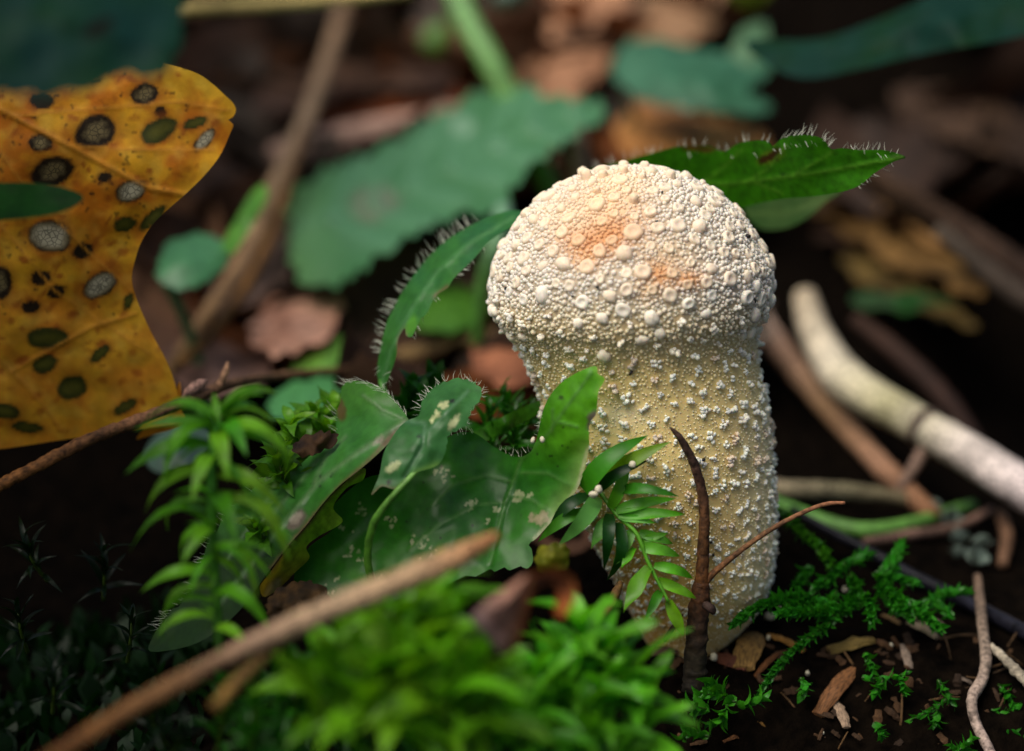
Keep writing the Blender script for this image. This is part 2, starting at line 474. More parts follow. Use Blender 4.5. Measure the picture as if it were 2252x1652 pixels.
# ------------------------------------------------------------------ the puffball
def build_puffball():
    root = thing('puffball_mushroom', (0, 0, 0), 'white warty puffball mushroom with tan patch on its cap and yellowish stalk', 'mushroom')
    prof = [(740, 1387, 268), (700, 1381, 288), (670, 1382, 303), (620, 1387, 307), (570, 1390, 300)]
    prof = [(1480, 1515, 60), (1400, 1516, 100), (1340, 1525, 140), (1280, 1524, 170), (1200, 1510, 197), (1100, 1484, 224), (1000, 1456, 243), (950, 1446, 248),
            (900, 1440, 246), (850, 1430, 247), (815, 1417, 251), (770, 1402, 259), (735, 1390, 270)] + prof[1:]
    for a in np.linspace(25, 90, 12):
        prof.append((655 - 285 * math.sin(math.radians(a)) * 1.0, 1390, 312 * math.cos(math.radians(a)) - 5 * math.cos(math.radians(a))))
    prof[-1] = (prof[-1][0], prof[-1][1], .5)
    pr = catmull(prof, n=7)
    nr = len(pr); ns = 150
    ax = np.array([0, .17, .985]); ax /= np.linalg.norm(ax)
    e1 = np.array([1.0, 0, 0]); e2 = np.cross(ax, e1)
    slope = float(FWD @ ax) / float(UPV @ ax)         # depth change per cm climbed in the picture plane
    cen = []; rad = []
    for (v, u, h) in pr:
        d = BD + (BV - v) / K * slope
        cen.append(CAM + rel(u, v, d)); rad.append(max(h, .3) / K * (D0 + d) / D0)
    cen = np.array(cen); rad = np.array(rad)
    V = np.zeros((nr, ns, 3))
    for i in range(nr):
        for k in range(ns):
            th = 2 * math.pi * k / ns
            dirv = e1 * math.cos(th) + e2 * math.sin(th)
            q = 1 + .022 * noise.noise(Vector((dirv * 1.2 + cen[i] * .35).tolist())) + .012 * noise.noise(Vector((dirv * 3 + cen[i] * .9).tolist()))
            V[i, k] = cen[i] + dirv * rad[i] * q
    vv = np.repeat(pr[:, 0], ns)
    flat = V.reshape(-1, 3)
    def skin(p, kind):
        """pigment of skin at points (cm), with crevice shade painted in"""
        u, v, d = UVD(p * CM)
        v_ax = v
        white = c(230, 221, 208); stalk = c(232, 208, 142); deep = c(216, 164, 76)
        if kind == 'skin': white = c(188, 172, 150)  # skin between granules darkened, crevice shade painted into its colour
        t = np.clip((v_ax - 640) / 190, 0, 1)[:, None]
        col = white * (1 - t) + stalk * t
        t2 = (np.clip((v_ax - 1000) / 260, 0, 1) * np.clip(1 - (u - 1420) / 240, 0, 1))[:, None] * .9
        col = col * (1 - t2) + deep * t2
        t3 = (np.clip((u - 1600) / 90, 0, 1) * np.clip((v_ax - 760) / 200, 0, 1))[:, None] * .5
        col = col * (1 - t3) + c(228, 220, 186) * t3
        t4 = np.exp(-((u - 1360) / 70) ** 2 - ((v_ax - 915) / 30) ** 2)[:, None] * .5
        col = col * (1 - t4) + c(240, 228, 196) * t4
        front = np.clip(-(d + .3) * 1.2, 0, 1)
        def patch(cu, cv, a, b, rgb, amt):
            m = np.exp(-((u - cu) / a) ** 2 - ((v - cv) / b) ** 2) * front * amt
            if kind == 'skin': m = np.clip(m * 1.25, 0, 1)
            return m[:, None], rgb
        for (cu, cv, a, b, rgb, amt) in ((1325, 500, 95, 56, c(212, 156, 106), .85), (1330, 515, 50, 28, c(206, 142, 90), .75), (1290, 530, 55, 40, c(212, 150, 100), .7), (1330, 450, 80, 40, c(232, 195, 158), .7), (1360, 400, 90, 45, c(240, 208, 168), .6),
                                         (1455, 600, 34, 30, c(212, 150, 96), .9), (1515, 615, 34, 22, c(214, 158, 108), .85), (1425, 640, 30, 25, c(226, 186, 140), .6),
                                         (1290, 572, 26, 20, c(224, 170, 116), .7), (1250, 480, 70, 40, c(235, 214, 184), .6), (1480, 560, 60, 40, c(226, 196, 158), .5)):
            m, q = patch(cu, cv, a, b, rgb, amt)
            col = col * (1 - m) + q * m
        return col
    colb = skin(flat, 'skin')
    nz = np.array([noise.noise(Vector((p * 2.2).tolist())) for p in flat])
    colb = colb * (1 + .07 * nz)[:, None]
    F = [(i * ns + k, i * ns + (k + 1) % ns, (i + 1) * ns + (k + 1) % ns, (i + 1) * ns + k) for i in range(nr - 1) for k in range(ns)]
    F.append(tuple((nr - 1) * ns + k for k in range(ns)))
    obj('body', flat * CM, F, M_BODY, root, np.clip(colb, 0, 1))

    # sampling the surface
    A = V[:-1]; B = V[1:]
    n_ = np.cross(np.roll(A, -1, 1) - A, B - A); area = np.linalg.norm(n_, axis=2)
    wts = area.ravel() / area.sum()
    tocam = -FWD
    def samples(n):
        idx = NR.choice(len(wts), n, p=wts); i, k = np.divmod(idx, ns)
        a, b = NR.rand(n)[:, None], NR.rand(n)[:, None]
        k2 = (k + 1) % ns
        p = V[i, k] * (1 - a) * (1 - b) + V[i, k2] * a * (1 - b) + V[i + 1, k] * (1 - a) * b + V[i + 1, k2] * a * b
        nn = n_[i, k] / (area[i, k][:, None] + 1e-12)
        return p, nn, pr[i, 0]
    # big warts
    p, nn, v = samples(12000)
    big = []; BP = np.zeros((3000, 3)); BR = np.zeros(3000); nb = 0
    for q in range(len(p)):
        vq = v[q]
        if vq > 1340: continue
        if vq < 690: r = R.uniform(.068, .112); gap = R.uniform(1.1, 1.55)
        elif vq < 930: r = R.uniform(.06, .098); gap = R.uniform(1.1, 1.45)
        else: r = R.uniform(.05, .082) * (1 - .4 * min(1, max(0, (vq - 1000) / 350))); gap = R.uniform(1.15, 1.5)
        if nb and (((BP[:nb] - p[q]) ** 2).sum(1) < ((r + BR[:nb]) * gap) ** 2).any(): continue
        BP[nb] = p[q]; BR[nb] = r; nb += 1
        big.append((p[q], nn[q], r, vq))
    # small granules
    p, nn, v = samples(90000)
    ok = np.ones(len(p), bool)
    for a0 in range(0, len(p), 4000):
        dd = ((p[a0:a0 + 4000, None, :] - BP[None, :nb]) ** 2).sum(2)
        ok[a0:a0 + 4000] = (dd > (BR[:nb] * .92 + .012) ** 2).all(1)
    cell = {}; gr = []; CS = .064
    for q in np.nonzero(ok)[0]:
        vq = v[q]
        if vq > 1425: continue
        if vq < 700: r = R.uniform(.018, .038); gap = .8
        elif vq < 830:
            t = (vq - 700) / 130
            if R.random() < .25 + .3 * t: continue
            r = R.uniform(.012, .030 - .008 * t); gap = .9 + .25 * t
        else:
            if R.random() < .55: continue
            r = R.uniform(.007, .019); gap = 1.2
        x, y, z = p[q].tolist(); kx, ky, kz = int(x // CS), int(y // CS), int(z // CS); good = True
        for dx in (-1, 0, 1):
            for dy in (-1, 0, 1):
                for dz in (-1, 0, 1):
                    for (x2, y2, z2, r2) in cell.get((kx + dx, ky + dy, kz + dz), ()):
                        if (x - x2) ** 2 + (y - y2) ** 2 + (z - z2) ** 2 < ((r + r2) * gap) ** 2: good = False; break
                    if not good: break
                if not good: break
            if not good: break
        if good:
            cell.setdefault((kx, ky, kz), []).append((x, y, z, r)); gr.append((p[q], nn[q], r, vq))

    # unit shapes: a unit bump stands on z = 0 with radius 1
    def ico(sub):
        import bmesh
        bm = bmesh.new(); bmesh.ops.create_icosphere(bm, subdivisions=sub, radius=1.0)
        V_ = np.array([x.co[:] for x in bm.verts]); F_ = [tuple(x.index for x in f.verts) for f in bm.faces]; bm.free(); return V_, F_
    I1 = ico(2); I0 = ico(1)
    def lathe(prof_, n=14, wob=.08, seed=0):
        V_ = []; F_ = []
        for (r, z) in prof_:
            for k in range(n):
                th = 2 * math.pi * k / n
                q = 1 + wob * noise.noise(Vector((math.cos(th) * 1.1 + seed, math.sin(th) * 1.1, seed * 2)))
                V_.append((r * q * math.cos(th), r * q * math.sin(th), z * (1 + .12 * noise.noise(Vector((math.cos(th) + seed, math.sin(th), 7 + seed))))))
        m = len(prof_)
        for i in range(m - 1):
            for k in range(n): F_.append((i * n + k, i * n + (k + 1) % n, (i + 1) * n + (k + 1) % n, (i + 1) * n + k))
        F_.append(tuple((m - 1) * n + k for k in range(n)))
        return np.array(V_), F_
    disc = [lathe([(1.0, -.2), (1.04, .18), (.97, .42), (.78, .58), (.52, .57), (.34, .44 - .1 * (s % 2)), (.12, .40)], seed=s * 3.3, wob=.22) for s in range(5)]
    knob = [lathe([(1.0, -.2), (1.0, .2), (.92, .45), (.72, .68), (.4, .8), (.1, .84)], seed=s * 5.1 + 1, wob=.3) for s in range(3)]
    peg = [lathe([(.95, -.2), (.88, .4), (.84, .8), (.72, 1.15), (.45, 1.35), (.1, 1.4)], seed=s * 2.7 + 9, wob=.25) for s in range(2)]
    def cluster(s, n, spread, zr):
        rr = random.Random(s); V_ = np.zeros((0, 3)); F_ = []
        for k in range(n):
            a = rr.uniform(0, 6.28); q = spread * math.sqrt((k + .3) / n)
            r = rr.uniform(.26, .5) * (1.15 - .3 * q)
            sph = I1 if n < 7 else I0
            s3 = np.array([r * rr.uniform(.8, 1.2), r * rr.uniform(.8, 1.2), r * rr.uniform(.8, 1.5)])
            v_ = sph[0] * s3 + np.array([q * math.cos(a + k * 2.4), q * math.sin(a + k * 2.4), r * .55 + zr * rr.random() * (1 - q)])
            F_ += [tuple(i + len(V_) for i in f) for f in sph[1]]; V_ = np.vstack([V_, v_])
        return V_, F_
    clus = [cluster(40 + s, 4 + s % 3, .62, .5) for s in range(5)]
    crumb = [cluster(80 + s, 8 + s % 4, .95, .35) for s in range(6)]
    def basis(nn_):
        a = np.cross(nn_, [.31, .2, .93]); a /= np.linalg.norm(a); b = np.cross(nn_, a)
        th = R.uniform(0, 6.28)
        return a * math.cos(th) + b * math.sin(th), -a * math.sin(th) + b * math.cos(th), nn_
    meshes = {}
    def me_for(kind, i, shp):
        if (kind, i) not in meshes:
            meshes[(kind, i)] = mesh('wart', shp[0], shp[1], M_WART)
        return meshes[(kind, i)]
    order = sorted(range(len(big)), key=lambda i: -(big[i][1] @ tocam))
    GV = []; GF = []; GC = []
    n0 = 0
    big_col = skin(np.array([b[0] for b in big]), 'wart')
    count = 0
    for i in order:
        p_, n_i, r, vq = big[i]
        top = n_i[2]
        if vq < 640:
            kind, lst = ('disc', disc) if R.random() < .85 else ('knob', knob)
            if vq < 420 and R.random() < .25: kind, lst = 'peg', peg; r *= .8
        elif vq < 735: kind, lst = ('clus', clus) if R.random() < .7 else ('knob', knob)
        elif vq < 900: kind, lst = ('clus', clus) if R.random() < .65 else ('crumb', crumb)
        else: kind, lst = 'crumb', crumb
        j = R.randrange(len(lst)); shp = lst[j]
        if vq < 600: cw = big_col[i] * .62 + c(238, 212, 172) * .38
        elif vq < 735: cw = big_col[i] * .4 + c(246, 238, 222) * .6
        else: cw = c(250, 244, 228) * .92 + big_col[i] * .08
        if vq > 735 and R.random() < .22: cw = cw * .55 + c(186, 138, 96) * .45
        cw = np.clip(cw * R.uniform(.95, 1.04), 0, .9)
        a, b, nn_ = basis(n_i)
        sx, sy = r * R.uniform(.85, 1.15), r * R.uniform(.85, 1.15); sz = r * R.uniform(.75, 1.15)
        M = np.stack([a * sx, b * sy, nn_ * sz], 1)
        if count < 300:
            o = bpy.data.objects.new('wart', me_for(kind, j, shp)); COL.objects.link(o); o.parent = root
            m4 = Matrix.Identity(4)
            for x in range(3):
                for y in range(3): m4[x][y] = M[x, y] * CM
                m4[x][3] = p_[x] * CM
            o.matrix_local = m4
            o.color = (*cw, 1); count += 1
        else:
            v_ = shp[0] @ M.T + p_
            GV.append(v_); GF += [tuple(q + n0 for q in f) for f in shp[1]]; GC.append(np.tile(cw, (len(v_), 1))); n0 += len(v_)
    gp = np.array([q[0] for q in gr]); gn = np.array([q[1] for q in gr]); g_r = np.array([q[2] for q in gr]); gv = np.array([q[3] for q in gr])
    g_col = skin(gp, 'g')
    w = (.5 * np.clip((gv - 700) / 120, 0, 1))[:, None]
    g_col = np.clip((g_col * (1 - w) + c(240, 230, 205) * w) * NR.uniform(.93, 1.05, (len(gp), 1)), 0, .9)
    ga = np.cross(gn, [.31, .2, .93]); ga /= np.linalg.norm(ga, axis=1)[:, None]; gb = np.cross(gn, ga)
    fine = (gn @ tocam > -.1) & (g_r > .015) & (gv < 760)
    for sph, sel in ((I1, fine), (I0, ~fine)):
        m_n = int(sel.sum())
        s3 = NR.uniform(.82, 1.18, (m_n, 3)) * g_r[sel][:, None]
        loc = sph[0][None] * s3[:, None, :]
        v_ = loc[..., 0:1] * ga[sel][:, None] + loc[..., 1:2] * gb[sel][:, None] + loc[..., 2:3] * gn[sel][:, None] + (gp[sel] + gn[sel] * g_r[sel][:, None] * .12)[:, None]
        nv = len(sph[0])
        f_ = (np.array(sph[1])[None] + (n0 + np.arange(m_n) * nv)[:, None, None]).reshape(-1, 3)
        GV.append(v_.reshape(-1, 3)); GF += f_.tolist(); GC.append(np.repeat(g_col[sel], nv, 0)); n0 += m_n * nv
    o = obj('granules', np.vstack(GV) * CM, GF, M_BODY, root, np.vstack(GC))
    o['kind'] = 'stuff'
    # dark soil grains stuck to the cap
    from mathutils.bvhtree import BVHTree
    bv = BVHTree.FromPolygons([tuple(x) for x in flat], F)
    gm = mesh('soil_grain', I0[0] * np.array([1, 1.5, .8]), I0[1], M_BLACK)
    for (u, v, s) in ((1455, 428, 4), (1443, 490, 4), (1641, 522, 7), (1316, 632, 5), (1262, 652, 4), (1117, 635, 6), (1570, 410, 3), (1212, 437, 3), (1388, 817, 7), (1655, 660, 6), (1700, 872, 7), (1562, 1190, 6), (1567, 1218, 6), (1690, 1020, 3), (1545, 1010, 6), (1100, 712, 5)):
        dv = rel(u, v, 0.0); dv /= np.linalg.norm(dv)
        hit = bv.ray_cast(Vector(CAM.tolist()), Vector(dv.tolist()))
        if hit[0] is None: continue
        o = bpy.data.objects.new('soil_grain', gm); COL.objects.link(o)
        o.location = Vector((np.array(hit[0]) + np.array(hit[1]) * .035) * CM); sc_ = s / K * .7 * CM; o.scale = (sc_, sc_, sc_); o.rotation_euler = (R.uniform(0, 3), R.uniform(0, 3), R.uniform(0, 3))
        tag(o, 'tiny black soil grain stuck to the white puffball skin', 'grain', 'soil grains on the puffball')
    return root
build_puffball()

# ------------------------------------------------------------------ green leaves near the mushroom
GREEN = c(58, 112, 42); DGREEN = c(34, 84, 34); YGREEN = c(112, 150, 30); BGREEN = c(84, 158, 24); BLUEG = c(66, 110, 84)
SCAR = c(176, 186, 140); BROWN = c(96, 66, 36)

def specks(U, Vv, col, spots, rgb=SCAR, seed=3):
    rr = random.Random(seed)
    for (cu, cv, rad, n, s) in spots:
        for _ in range(n):
            a = rr.uniform(0, 6.28); q = rad * math.sqrt(rr.random())
            blotch(col, U, Vv, cu + q * math.cos(a), cv + q * math.sin(a) * .8, s * rr.uniform(.7, 1.7), s * rr.uniform(.5, .9), rr.uniform(-70, -20), rgb, .4, rr.uniform(.75, 1), .35)
    return col

# lobed leaf with the tall tip standing before the stalk
root = thing('lobed_leaf', P(1080, 1245, -1.5), 'broad glossy green leaf with pale scars, its tall pointed lobe standing against the puffball stalk', 'leaf', )
oc = [(985, 962), (1040, 952), (1090, 985), (1135, 1005), (1165, 995), (1180, 965), (1196, 898), (1222, 854), (1259, 825), (1308, 805), (1315, 822), (1330, 834), (1316, 862), (1311, 909), (1296, 935), (1294, 993), (1270, 1074), (1222, 1136), (1180, 1184), (1166, 1194),
      (1172, 1212), (1160, 1246), (1075, 1256), (965, 1290), (819, 1330), (723, 1338), (648, 1285), (675, 1210), (728, 1168), (742, 1140), (731, 1115), (797, 1056), (856, 1040), (929, 1024)]
dc = [(985, 962, -1.3), (1090, 985, -1.25), (1180, 965, -1.75), (1222, 854, -2.15), (1308, 805, -2.35), (1316, 862, -2.35), (1294, 993, -2.15), (1270, 1074, -2.0), (1180, 1184, -1.9), (1160, 1246, -2.0), (1110, 1110, -1.45), (1200, 1040, -1.75), (965, 1290, -2.1), (819, 1330, -2.0), (648, 1285, -1.6), (731, 1115, -1.1), (850, 1150, -1.35), (1000, 1080, -1.55), (1000, 1180, -1.8), (1240, 930, -2.15)]
midc = [(1150, 1005), (1141, 1023), (1127, 1067), (1108, 1118), (1090, 1191), (1079, 1240)]
vc = [(midc, 4, .03), ([(1127, 1060), (1070, 1046), (1000, 1066), (950, 1112)], 4, .012), ([(1112, 1105), (1050, 1110), (960, 1160), (900, 1210)], 4, .012), ([(1095, 1180), (1020, 1200), (940, 1250)], 4, .012),
      ([(1146, 1040), (1204, 1041), (1252, 1067)], 3.5, .012), ([(1120, 1090), (1170, 1100), (1205, 1125)], 3.5, .012), ([(1150, 1005), (1200, 960), (1250, 890), (1300, 820)], 4, .012), ([(1230, 930), (1270, 940)], 3, .02), ([(1215, 950), (1215, 900)], 3, .02)]
def colc(U, Vv, col):
    t = np.clip((U - 1130) / 120, 0, 1) * np.clip((1010 - Vv) / 60 + .4, 0, 1)
    col = col * (1 - t[:, None]) + BGREEN * t[:, None]
    e = np.exp(-(seg_dist(U, Vv, [(1294, 993), (1270, 1074), (1222, 1136)]) / 28) ** 2)[:, None] * .7
    col = col * (1 - e) + c(128, 168, 84) * e
    e = np.exp(-(seg_dist(U, Vv, [(1294, 985), (1270, 1074), (1222, 1136), (1175, 1186)]) / 4) ** 2)[:, None] * .8
    col = col * (1 - e) + c(190, 190, 150) * e
    e = np.exp(-(seg_dist(U, Vv, [(1312, 812), (1330, 834), (1316, 862)]) / 8) ** 2)[:, None] * .8
    col = col * (1 - e) + c(120, 180, 50) * e
    blotch(col, U, Vv, 1303, 925, 22, 12, 100, c(92, 88, 76), .4)
    blotch(col, U, Vv, 1234, 875, 6, 5, 0, c(40, 50, 20), .6, .8)
    specks(U, Vv, col, [(976, 1045, 22, 9, 4), (1039, 1111, 16, 9, 4), (1094, 1120, 10, 5, 4), (1072, 1146, 14, 5, 4), (1138, 1094, 12, 5, 6), (1165, 1089, 3, 1, 6), (922, 1188, 20, 10, 4), (940, 1221, 26, 8, 4), (790, 1122, 18, 6, 4), (782, 1221, 26, 10, 4), (860, 1148, 16, 7, 3.5), (760, 1165, 20, 5, 3), (735, 1290, 25, 7, 3), (860, 1280, 30, 6, 3)])
    specks(U, Vv, col, [(1186, 1135, 22, 16, 6)], c(158, 150, 116), 8)
    specks(U, Vv, col, [(1200, 1010, 60, 14, 1.8), (1230, 960, 40, 8, 1.8), (1000, 1130, 150, 25, 2)], c(24, 40, 20), 9)
    return col
lam, fC = sheet('blade', oc, dc, M_LEAF, plain(c(48, 120, 24), c(36, 100, 26), 90, 2, extra=colc), root, step=5, tooth=(46, 9, (.45, .66)), veins=vc, ripple=(.05, 70), vcol=c(78, 128, 58))
hairs(lam, fringe([(1085, 985), (1135, 1005), (1165, 995)], fC, 14, 18, 100) + fringe([(985, 960), (1040, 952)], fC, 8, 20, 110) + fringe([(1180, 965), (1196, 898)], fC, 7, 12, 170))

# long hairy leaf lying to the left, with its folded-under yellow margin
root = thing('hairy_leaf', P(620, 1150, -1.6), 'long hairy grey-green leaf with a dry brown crease and yellow-green folded margin', 'leaf')
oa = [(756, 846), (790, 838), (826, 848), (856, 868), (878, 894), (895, 917), (894, 931), (845, 985), (797, 1028), (746, 1069), (709, 1109), (672, 1157), (636, 1198), (590, 1258), (560, 1300), (520, 1350), (460, 1400), (400, 1425), (330, 1432), (338, 1398), (367, 1355), (417, 1302), (455, 1205), (500, 1128), (560, 1075), (617, 1042), (690, 1000), (735, 962), (742, 905)]
da = [(790, 838, -1.0), (895, 917, -1.7), (845, 985, -2.05), (746, 1069, -2.1), (636, 1198, -2.15), (520, 1360, -2.2), (318, 1448, -1.5), (417, 1302, -1.3), (500, 1128, -1.1), (617, 1042, -1.2), (735, 962, -1.1), (760, 990, -1.75), (650, 1100, -1.75), (550, 1230, -1.8), (826, 900, -1.5)]
def cola(U, Vv, col):
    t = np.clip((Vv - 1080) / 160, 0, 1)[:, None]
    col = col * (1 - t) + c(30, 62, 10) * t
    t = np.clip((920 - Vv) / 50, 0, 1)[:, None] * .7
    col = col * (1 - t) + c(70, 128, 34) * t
    e = np.exp(-(seg_dist(U, Vv, [(894, 931), (845, 975)]) / 10) ** 2 )[:, None] * .8
    col = col * (1 - e) + c(134, 124, 108) * e
    e = np.exp(-(seg_dist(U, Vv, [(870, 950), (820, 1005), (746, 1072), (672, 1157), (600, 1250)]) / 5) ** 2)[:, None] * .85
    col = col * (1 - e) + c(120, 92, 64) * e
    blotch(col, U, Vv, 652, 1143, 26, 15, -50, c(120, 108, 96), .4); blotch(col, U, Vv, 650, 1140, 17, 9, -50, c(170, 158, 140), .4)
    blotch(col, U, Vv, 832, 968, 16, 6, -40, c(176, 160, 140), .4)
    blotch(col, U, Vv, 748, 900, 26, 12, 80, c(96, 84, 44), .5)
    specks(U, Vv, col, [(700, 1060, 40, 6, 4), (560, 1240, 60, 8, 3)], c(30, 50, 26), 4)
    return col
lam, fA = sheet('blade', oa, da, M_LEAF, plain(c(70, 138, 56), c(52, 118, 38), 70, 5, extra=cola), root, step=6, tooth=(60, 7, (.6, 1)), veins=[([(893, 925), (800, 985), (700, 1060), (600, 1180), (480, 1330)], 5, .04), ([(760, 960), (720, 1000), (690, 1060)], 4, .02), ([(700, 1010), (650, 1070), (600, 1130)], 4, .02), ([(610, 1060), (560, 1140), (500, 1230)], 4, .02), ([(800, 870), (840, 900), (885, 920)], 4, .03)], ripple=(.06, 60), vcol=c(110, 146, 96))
of = [(800, 1030), (798, 1056), (762, 1074), (733, 1116), (753, 1148), (700, 1180), (674, 1203), (680, 1228), (650, 1258), (617, 1291), (582, 1313), (572, 1290), (592, 1262), (638, 1199), (674, 1158), (711, 1110), (748, 1071)]
dfp = [(800, 1030, -2.0), (748, 1071, -2.1), (638, 1199, -2.15), (582, 1300, -2.15), (733, 1116, -1.75), (753, 1148, -1.7), (680, 1228, -1.8), (617, 1291, -1.9)]
def colfl(U, Vv, col):
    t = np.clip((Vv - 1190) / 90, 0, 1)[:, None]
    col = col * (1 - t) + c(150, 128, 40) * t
    blotch(col, U, Vv, 600, 1295, 26, 12, -50, c(150, 132, 96), .6)
    e = np.exp(-(seg_dist(U, Vv, [(800, 1035), (748, 1071), (711, 1110), (674, 1158), (638, 1199), (592, 1262)]) / 5) ** 2)[:, None] * .9
    return col * (1 - e) + c(110, 84, 60) * e
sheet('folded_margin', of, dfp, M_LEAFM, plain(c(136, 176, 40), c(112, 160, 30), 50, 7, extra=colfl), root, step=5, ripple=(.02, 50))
hs = fringe([(756, 846), (790, 838), (826, 848), (856, 868)], fA, 26, 26, 165, 25, .2) + fringe([(856, 868), (878, 894), (892, 915)], fA, 16, 17, 115, 35)
hs += fringe([(690, 1000), (735, 962), (742, 905)], fA, 16, 30, 150, 22, .25) + fringe([(560, 1075), (617, 1042), (690, 1000)], fA, 12, 28, 145, 25, .2) + fringe([(455, 1205), (500, 1128), (560, 1075)], fA, 16, 26, 165, 22, .2)
hs += fringe([(333, 1402), (367, 1355), (417, 1302)], fA, 18, 26, 165, 30, .2) + fringe([(417, 1302), (455, 1205)], fA, 10, 22, 172, 25, .2)
hairs(lam, hs)

# rounded lobe in front with white scars
root = thing('rounded_leaf', P(866, 1078, -2.4), 'rounded blue-green leaf lobe with two long white scars, curled over the broad leaf', 'leaf')
ob = [(921, 913), (929, 880), (958, 850), (1002, 833), (1039, 839), (1061, 861), (1054, 880), (1033, 913), (1028, 935), (988, 957), (981, 990), (962, 1023), (914, 1041), (890, 1070), (866, 1076), (840, 1070), (817, 1088), (834, 1045), (845, 994), (870, 950), (894, 926)]
db = [(921, 913, -2.0), (958, 850, -1.7), (1039, 839, -1.75), (1061, 861, -1.9), (1028, 935, -2.3), (988, 957, -2.35), (962, 1023, -2.45), (866, 1076, -2.5), (817, 1088, -2.5), (845, 994, -2.3), (894, 926, -2.0), (925, 960, -2.45), (980, 900, -2.25)]
def colbb(U, Vv, col):
    specks(U, Vv, col, [(975, 893, 6, 6, 5), (960, 910, 6, 6, 5), (948, 924, 4, 4, 4), (983, 886, 3, 2, 4)], c(208, 214, 158), 5)
    blotch(col, U, Vv, 998, 929, 19, 7, -52, c(206, 212, 160), .4); blotch(col, U, Vv, 864, 1028, 19, 9, -30, c(200, 210, 152), .4, wob=.4)
    blotch(col, U, Vv, 995, 883, 6, 5, -30, c(40, 44, 38), .5); blotch(col, U, Vv, 856, 1060, 7, 5, -30, c(36, 50, 30), .5); blotch(col, U, Vv, 922, 960, 5, 4, 0, c(30, 50, 40), .6)
    e = np.exp(-(seg_dist(U, Vv, [(890, 1072), (866, 1078), (840, 1072), (817, 1088)]) / 6) ** 2)[:, None] * .8
    col = col * (1 - e) + c(128, 108, 76) * e
    e = np.exp(-(seg_dist(U, Vv, [(962, 1023), (914, 1041), (880, 1074)]) / 9) ** 2)[:, None] * .7
    return col * (1 - e) + c(112, 156, 60) * e
lam, fB = sheet('blade', ob, db, M_LEAF, plain(c(68, 128, 68), c(54, 112, 50), 60, 9, extra=colbb), root, step=5, tooth=(22, 5, (.1, .45)), veins=[([(894, 926), (935, 930), (930, 980), (890, 1050)], 5, -.05), ([(930, 960), (990, 900), (1030, 860)], 4, .02)], ripple=(.05, 50), vcol=c(96, 140, 100))
hairs(lam, fringe([(929, 880), (958, 850), (1002, 833), (1039, 839)], fB, 30, 20, 115, 50, .2) + fringe([(1039, 839), (1061, 861), (1033, 913), (1028, 935)], fB, 18, 14, 30, 50, .2) + fringe([(921, 913), (929, 880)], fB, 8, 20, 160, 30, .2))
stick('petiole', [(916, 1036, -2.48, 6), (876, 1078, -2.55, 7), (842, 1118, -2.5, 8), (820, 1156, -2.4, 9), (809, 1210, -2.3, 9), (814, 1265, -2.2, 9), (836, 1310, -2.1, 9)], M_STALK, root, base=[c(110, 160, 70), c(76, 128, 34), c(70, 112, 30)], rough=.12)  # bright rolled margin of the leaf, built as a thin stalk

# bright hairy leaf behind the cap
root = thing('toothed_leaf', P(1330, 380, .7), 'bright green toothed leaf with hairy rim and brown hole, poking out behind the puffball cap', 'leaf')
o5 = [(1290, 385), (1300, 372), (1345, 360), (1400, 345), (1440, 335), (1470, 327), (1500, 322), (1560, 321), (1592, 333), (1625, 315), (1665, 309), (1690, 312), (1699, 322), (1720, 305), (1755, 297), (1790, 299), (1812, 308), (1828, 328), (1852, 326), (1890, 330), (1940, 330), (1975, 338), (1992, 347), (1965, 356), (1925, 380), (1890, 408), (1850, 422), (1790, 432), (1720, 438), (1650, 452), (1600, 470), (1540, 470), (1450, 440), (1350, 420)]
d5 = [(1290, 385, 1.5), (1440, 335, 1.1), (1560, 321, .7), (1699, 322, -.4), (1755, 297, -.8), (1890, 330, -1.0), (1992, 347, -1.2), (1890, 408, -.8), (1720, 438, .1), (1600, 470, 1.2), (1450, 440, 1.7), (1700, 380, -.1), (1850, 375, -.7)]
def col5(U, Vv, col):
    blotch(col, U, Vv, 1540, 327, 38, 7, 3, c(92, 70, 28), .5); blotch(col, U, Vv, 1695, 345, 30, 14, -20, c(90, 120, 22), .6); blotch(col, U, Vv, 1692, 346, 24, 9, -25, c(64, 40, 14), .5, wob=.5); blotch(col, U, Vv, 1708, 338, 8, 13, 0, c(60, 40, 14), .5)
    blotch(col, U, Vv, 1720, 385, 9, 4, -15, c(16, 60, 14), .6); blotch(col, U, Vv, 1978, 346, 16, 6, 10, c(54, 66, 40), .6)
    return col
lam, f5 = sheet('blade', o5, d5, M_LEAFM, plain(c(50, 118, 12), c(58, 128, 14), 60, 12, extra=col5), root, step=6, veins=[([(1330, 400), (1600, 405), (1800, 380), (1985, 346)], 4, .03), ([(1640, 402), (1690, 370), (1730, 320)], 3, .015), ([(1740, 388), (1790, 360), (1830, 335)], 3, .015), ([(1660, 402), (1720, 425)], 3, .015), ([(1540, 405), (1590, 370), (1630, 330)], 3, .015)], ripple=(.04, 60), vcol=c(92, 150, 40))
ts = [(1400, 345), (1440, 335), (1470, 327), (1500, 322), (1560, 321), (1592, 333), (1625, 315), (1665, 309), (1690, 312)]
hairs(lam, fringe(ts, f5, 30, 20, 80, 25) + fringe([(1720, 305), (1755, 297), (1790, 299), (1812, 308), (1828, 328)], f5, 24, 26, 60, 25) + fringe([(1852, 326), (1890, 330), (1940, 330), (1985, 344)], f5, 16, 20, 70, 25) + fringe([(1300, 372), (1345, 360), (1400, 345)], f5, 12, 24, 105, 25)
      + fringe([(1500, 330), (1600, 345), (1800, 310), (1960, 345)], f5, 26, 14, -60, 20, .1, 5, -.05) + fringe([(1960, 356), (1890, 408)], f5, 10, 14, -40, 40))
